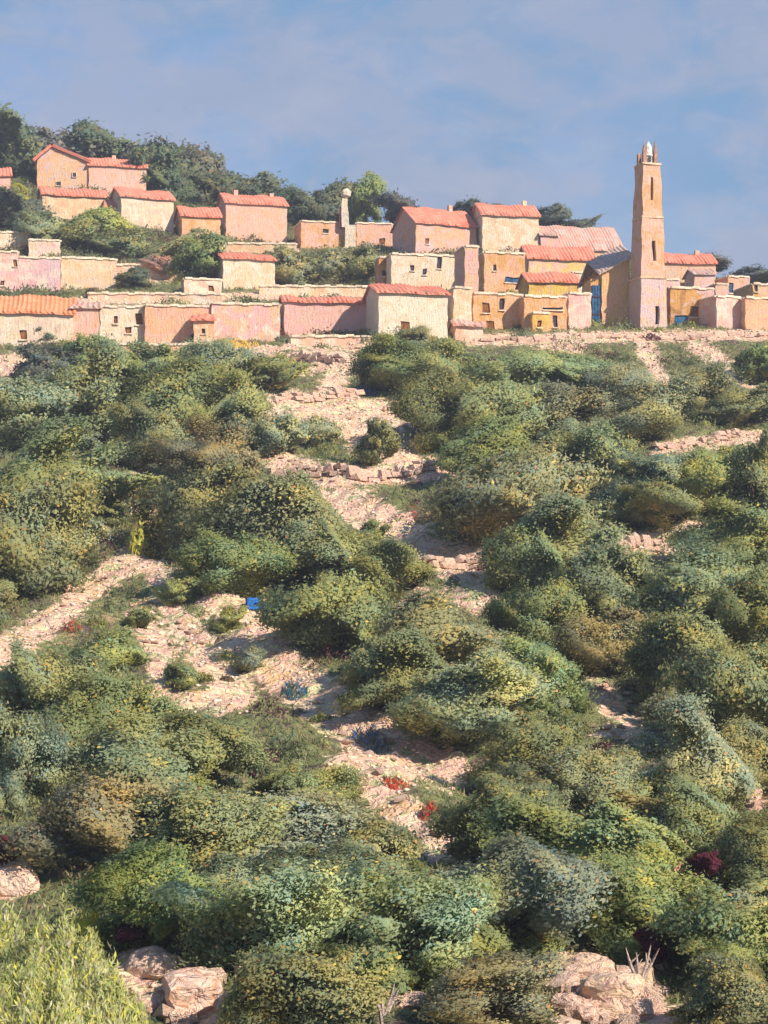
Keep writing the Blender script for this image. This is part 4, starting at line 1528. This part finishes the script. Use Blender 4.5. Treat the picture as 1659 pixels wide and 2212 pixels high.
blade_tuft('yellow_weeds', 'yellow flowering weeds growing on the pale terrace wall', 'plant', 615, 782, 110, 34, 500,
           [(0.70, 0.60, 0.14), (0.66, 0.56, 0.25), (0.35, 0.35, 0.12)], blade=0.7)
blade_tuft('yellow_weeds', 'golden weeds at the foot of the rose and white house', 'plant', 510, 738, 100, 18, 300,
           [(0.74, 0.50, 0.06), (0.66, 0.50, 0.15)], blade=0.7)
blade_tuft('yellow_weeds', 'yellow weeds at the head of the path fork', 'plant', 300, 1150, 50, 90, 260,
           [(0.68, 0.62, 0.10), (0.5, 0.5, 0.12)], blade=0.6)
for lab, px, py, w, h, pal in [
    ('blue flowers beside the left path near the left edge', 75, 1478, 70, 60, [(0.02, 0.08, 0.32), (0.05, 0.16, 0.40), (0.10, 0.12, 0.08)]),
    ('blue flowers along the lower diagonal path', 800, 1590, 90, 50, [(0.08, 0.14, 0.34), (0.16, 0.22, 0.40), (0.20, 0.22, 0.12), (0.26, 0.28, 0.14)]),
    ('blue flowers in the dark gap above the path fork', 322, 1060, 46, 44, [(0.03, 0.07, 0.28), (0.05, 0.14, 0.34), (0.08, 0.1, 0.1)]),
    ('teal blue flowers at the bend of the diagonal path', 635, 1480, 60, 50, [(0.05, 0.18, 0.28), (0.08, 0.2, 0.3), (0.14, 0.16, 0.09)]),
    ('blue flowers right of the upper clearing', 790, 840, 50, 26, [(0.03, 0.10, 0.34), (0.08, 0.14, 0.3)]),
    ('blue flowers by the dark olive right of the upper clearing', 905, 925, 40, 30, [(0.03, 0.12, 0.30), (0.06, 0.16, 0.3)]),
]:
    blade_tuft('blue_flowers', lab, 'flowers', px, py, w, h, 260, pal, blade=0.36, group='clumps of blue flowers')
for lab, px, py, w, h in [
    ('red flowers on the edge of the left path', 152, 1345, 44, 36),
    ('red flowers in the middle clearing', 890, 1104, 90, 26),
    ('few red flowers beside the lower diagonal path', 995, 1585, 40, 30),
    ('rust red flowers at the right end of the lowest stretch of path', 925, 1745, 40, 40),
    ('rust red flowers between the two ends of the diagonal path', 855, 1690, 60, 26),
]:
    blade_tuft('red_flowers', lab, 'flowers', px, py, w, h, 110, [(0.62, 0.07, 0.03), (0.55, 0.12, 0.05), (0.2, 0.12, 0.06)], blade=0.34, group='clumps of red flowers')


def twigs(label, px, py, hpx, mat, seed):
    D = hit(px, py + hpx / 2) - 1.5
    k = D / F
    r = random.Random(seed)
    x = wx(px, D)
    root = empty('bare_twigs', (x, D, tz(x, D)))
    props(root, label, 'branches', 'bare twigs in the grove')
    h = wz(py - hpx / 2, D) - tz(x, D)
    st = max(0.0, h - hpx * k)
    for i, a in enumerate((-0.55, 0.5, -0.1, 0.85)[:3 + seed % 2]):
        mb = MB()
        L = (h - st) * r.uniform(0.8, 1.05)
        p = [Vector((0, 0, -0.2 if i == 0 else st * 0.8)), Vector((a * 0.12, 0, st)), Vector((a * L * 0.5, r.uniform(-.1, .1), st + L * 0.5)), Vector((a * L * 0.75, r.uniform(-.1, .1), st + L))]
        mb.tube(p, [0.045, 0.05, 0.04, 0.010], 5)
        q = p[2]
        mb.tube([q, q + Vector((-a * 0.3 * L + 0.1, 0, 0.28 * L))], [0.035, 0.008], 4)
        mb.build('twig', mat, root)


twigs('forked orange bare branches beside the maroon shrub at lower right', 1462, 1838, 72, M_TWIG, 2)
twigs('thin lilac grey bare twigs at the bottom edge near the centre', 828, 2150, 70, M_PALETWIG, 3)
twigs('pale bare twigs rising behind the orange cream rock at bottom right', 1380, 2080, 70, M_PALETWIG, 5)
twigs('small pinkish twigs in the dark hollow above the left path', 195, 1168, 60, M_TWIG, 4)


def crate():
    px, py = 548, 1318
    D = hit(px, py)
    x = wx(px, D)
    root = empty('blue_crate', (x, D, tz(x, D)), R(12))
    props(root, 'small open blue crate standing on the edge of the diagonal path', 'crate')
    m = plain('blue_paint', (0.02, 0.13, 0.42), 0.3)
    w, h = 0.40, 0.62
    for n_, b in (('side', (-w, -w + .06, -w, w, 0, h)), ('side', (w - .06, w, -w, w, 0, h)), ('back', (-w + .06, w - .06, w - .06, w, 0, h)),
                  ('front_slat', (-w + .06, w - .06, -w, -w + .05, 0.0, .24)), ('front_slat', (-w + .06, w - .06, -w, -w + .05, .38, h)), ('bottom', (-w + .06, w - .06, -w + .05, w - .06, 0.02, .08))):
        mb = MB()
        mb.box(*b, 0.01)
        mb.build(n_, m, root)


crate()


# ------------------------------------------------------------------ grass and gravel that nobody could count
def ground_cover():
    g = np.random.default_rng(5)
    n0 = 64000
    d = 42 + (290 - 42) * g.random(n0) ** 0.8
    u = g.uniform(-120, 1780, n0)
    x = (u - CX) * d / F
    z = terrain(x, d)
    r = YH - z * F / d
    bw = np.maximum(bare_weight(u, r), bare_weight(u, r - 9))
    keep = g.random(n0) > bw * 1.12 - 0.02
    
    x, d, z, u = x[keep], d[keep], z[keep], u[keep]
    n = len(x)
    blades = 5
    X = np.repeat(x, blades) + g.normal(size=n * blades) * 0.16
    Y = np.repeat(d, blades) + g.normal(size=n * blades) * 0.16
    Z = terrain(X, Y)
    m = n * blades
    L = (0.09 + 0.13 * g.random(m)) * (0.7 + Y / 200)
    T = np.stack([g.normal(size=m) * 0.5, g.normal(size=m) * 0.4, np.full(m, 0.9)], -1)
    N_ = np.stack([g.normal(size=m) * 0.5, -0.7 + g.normal(size=m) * 0.5, 0.6 + g.normal(size=m) * 0.3], -1)
    C = np.stack([X, Y, Z + L * 0.55], -1)
    pal = np.array([(0.20, 0.23, 0.09), (0.27, 0.27, 0.12), (0.15, 0.18, 0.07), (0.33, 0.28, 0.14), (0.17, 0.21, 0.13), (0.36, 0.36, 0.12), (0.20, 0.14, 0.10), (0.44, 0.32, 0.2)])
    f = np.sin(x * 0.8 + d * 0.5) + np.sin(d * 0.9 - x * 0.4) + g.normal(size=n) * 0.8
    t = pal[(np.floor(np.abs(f) * 1.9).astype(int)) % len(pal)]
    t = np.repeat(t, blades, axis=0) * (0.8 + 0.4 * g.random((m, 1)))
    me = leaf_cloud(C, N_, T, L, L * 0.15, t, 'grass', M_GRASS)
    o = link_mesh('grass', me)
    props(o, 'dry sage and olive grass growing between the trees', 'grass', kind='stuff')
    # low undergrowth, mounds of leaves between the trees
    n2 = 3600
    d = 42 + (288 - 42) * g.random(n2) ** 0.75
    u = g.uniform(-120, 1780, n2)
    x = (u - CX) * d / F
    r = YH - terrain(x, d) * F / d
    keep = np.maximum(bare_weight(u, r), bare_weight(u, r - 26)) < 0.15 + 0.9 * (g.random(n2) < 0.05)
    x, d = x[keep], d[keep]
    n = len(x)
    per = 130
    rad = np.repeat((0.25 + 0.75 * g.random(n) ** 1.8) * (0.6 + d / 220), per)
    m = n * per
    dv = g.normal(size=(m, 3))
    dv /= np.linalg.norm(dv, axis=1, keepdims=True)
    dv[:, 2] = np.abs(dv[:, 2])
    off = dv * (rad * (0.6 + 0.5 * g.random(m)))[:, None] * np.array([1.35, 1.2, 0.9])
    X, Y = np.repeat(x, per) + off[:, 0], np.repeat(d, per) + off[:, 1]
    C = np.stack([X, Y, terrain(X, Y) + off[:, 2]], -1)
    so = dv + np.array([0, 0, 0.3]) + g.normal(size=(m, 3)) * 0.15
    N_ = dv + g.normal(size=(m, 3)) * 0.6
    N_[np.sum(N_ * so, 1) < 0] *= -1
    T = g.normal(size=(m, 3)) * 0.6 + np.array([0.1, 0, 0.9])
    L = (0.05 + 0.07 * g.random(m)) * (0.6 + Y / 150)
    pal = np.array([(0.22, 0.255, 0.12), (0.27, 0.29, 0.15), (0.15, 0.18, 0.075), (0.30, 0.27, 0.14), (0.20, 0.25, 0.15), (0.34, 0.35, 0.10), (0.21, 0.15, 0.09), (0.14, 0.055, 0.065), (0.24, 0.27, 0.13)])  # the maroon tone paints the dark of shaded gaps into the leaves
    t = np.repeat(pal[g.integers(0, len(pal), n)], per, axis=0) * (0.8 + 0.4 * g.random((m, 1)))
    o = link_mesh('undergrowth', leaf_cloud(C, N_, T, L, L * 0.42, t, 'undergrowth', M_GRASS, soft=so))
    props(o, 'low leafy undergrowth filling the gaps between the olives', 'undergrowth', kind='stuff')
    # gravel
    n1 = 42000
    d = 42 + (285 - 42) * g.random(n1) ** 0.8
    u = g.uniform(-60, 1720, n1)
    x = (u - CX) * d / F
    z = terrain(x, d)
    r = YH - z * F / d
    keep = g.random(n1) < bare_weight(u, r) * 1.1
    x, d, z = x[keep], d[keep], z[keep]
    n = len(x)
    s = (0.03 + 0.09 * g.random(n) ** 2) * (0.7 + d / 190)
    octa = np.array([(1, 0, 0), (-1, 0, 0), (0, 1, 0), (0, -1, 0), (0, 0, 0.7), (0, 0, -0.7)], float)
    V = octa[None] * s[:, None, None] * (0.7 + 0.6 * g.random((n, 6, 1)))
    V[:, :, 0] *= 1.3
    V += np.stack([x, d, z + s * 0.2], -1)[:, None, :]
    T_ = np.array([(0, 2, 4), (2, 1, 4), (1, 3, 4), (3, 0, 4), (2, 0, 5), (1, 2, 5), (3, 1, 5), (0, 3, 5)])
    Q = (np.arange(n) * 6)[:, None, None] + T_[None]
    pal = np.array([(0.68, 0.50, 0.36), (0.66, 0.43, 0.34), (0.72, 0.60, 0.45), (0.60, 0.40, 0.29), (0.62, 0.48, 0.40), (0.68, 0.48, 0.30)])
    t = np.repeat(pal[g.integers(0, len(pal), n)] * (0.85 + 0.3 * g.random((n, 1))), 6, axis=0)
    m_ = Mat('gravel')
    me = np_mesh('gravel', V.reshape(-1, 3), Q.reshape(-1, 3), m_.done(m_.attr('tint').outputs['Color']), t)
    o = link_mesh('gravel', me)
    props(o, 'pinkish gravel scattered over the bare paths and clearings', 'gravel', kind='stuff')


ground_cover()


# ------------------------------------------------------------------ summer haze
def haze():
    mb = MB()
    mb.box(-420, 420, -60, 620, -62, 96)
    m = bpy.data.materials.new('haze')
    m.use_nodes = True
    t = m.node_tree
    t.nodes.clear()
    o = t.nodes.new('ShaderNodeOutputMaterial')
    v = t.nodes.new('ShaderNodeVolumePrincipled')
    v.inputs['Color'].default_value = (0.72, 0.80, 1.0, 1)
    v.inputs['Density'].default_value = 0.00035
    v.inputs['Anisotropy'].default_value = 0.0
    t.links.new(v.outputs[0], o.inputs['Volume'])
    h = mb.build('haze', m)
    props(h, 'thin bluish summer haze over the hillside and village', kind='stuff')


haze()
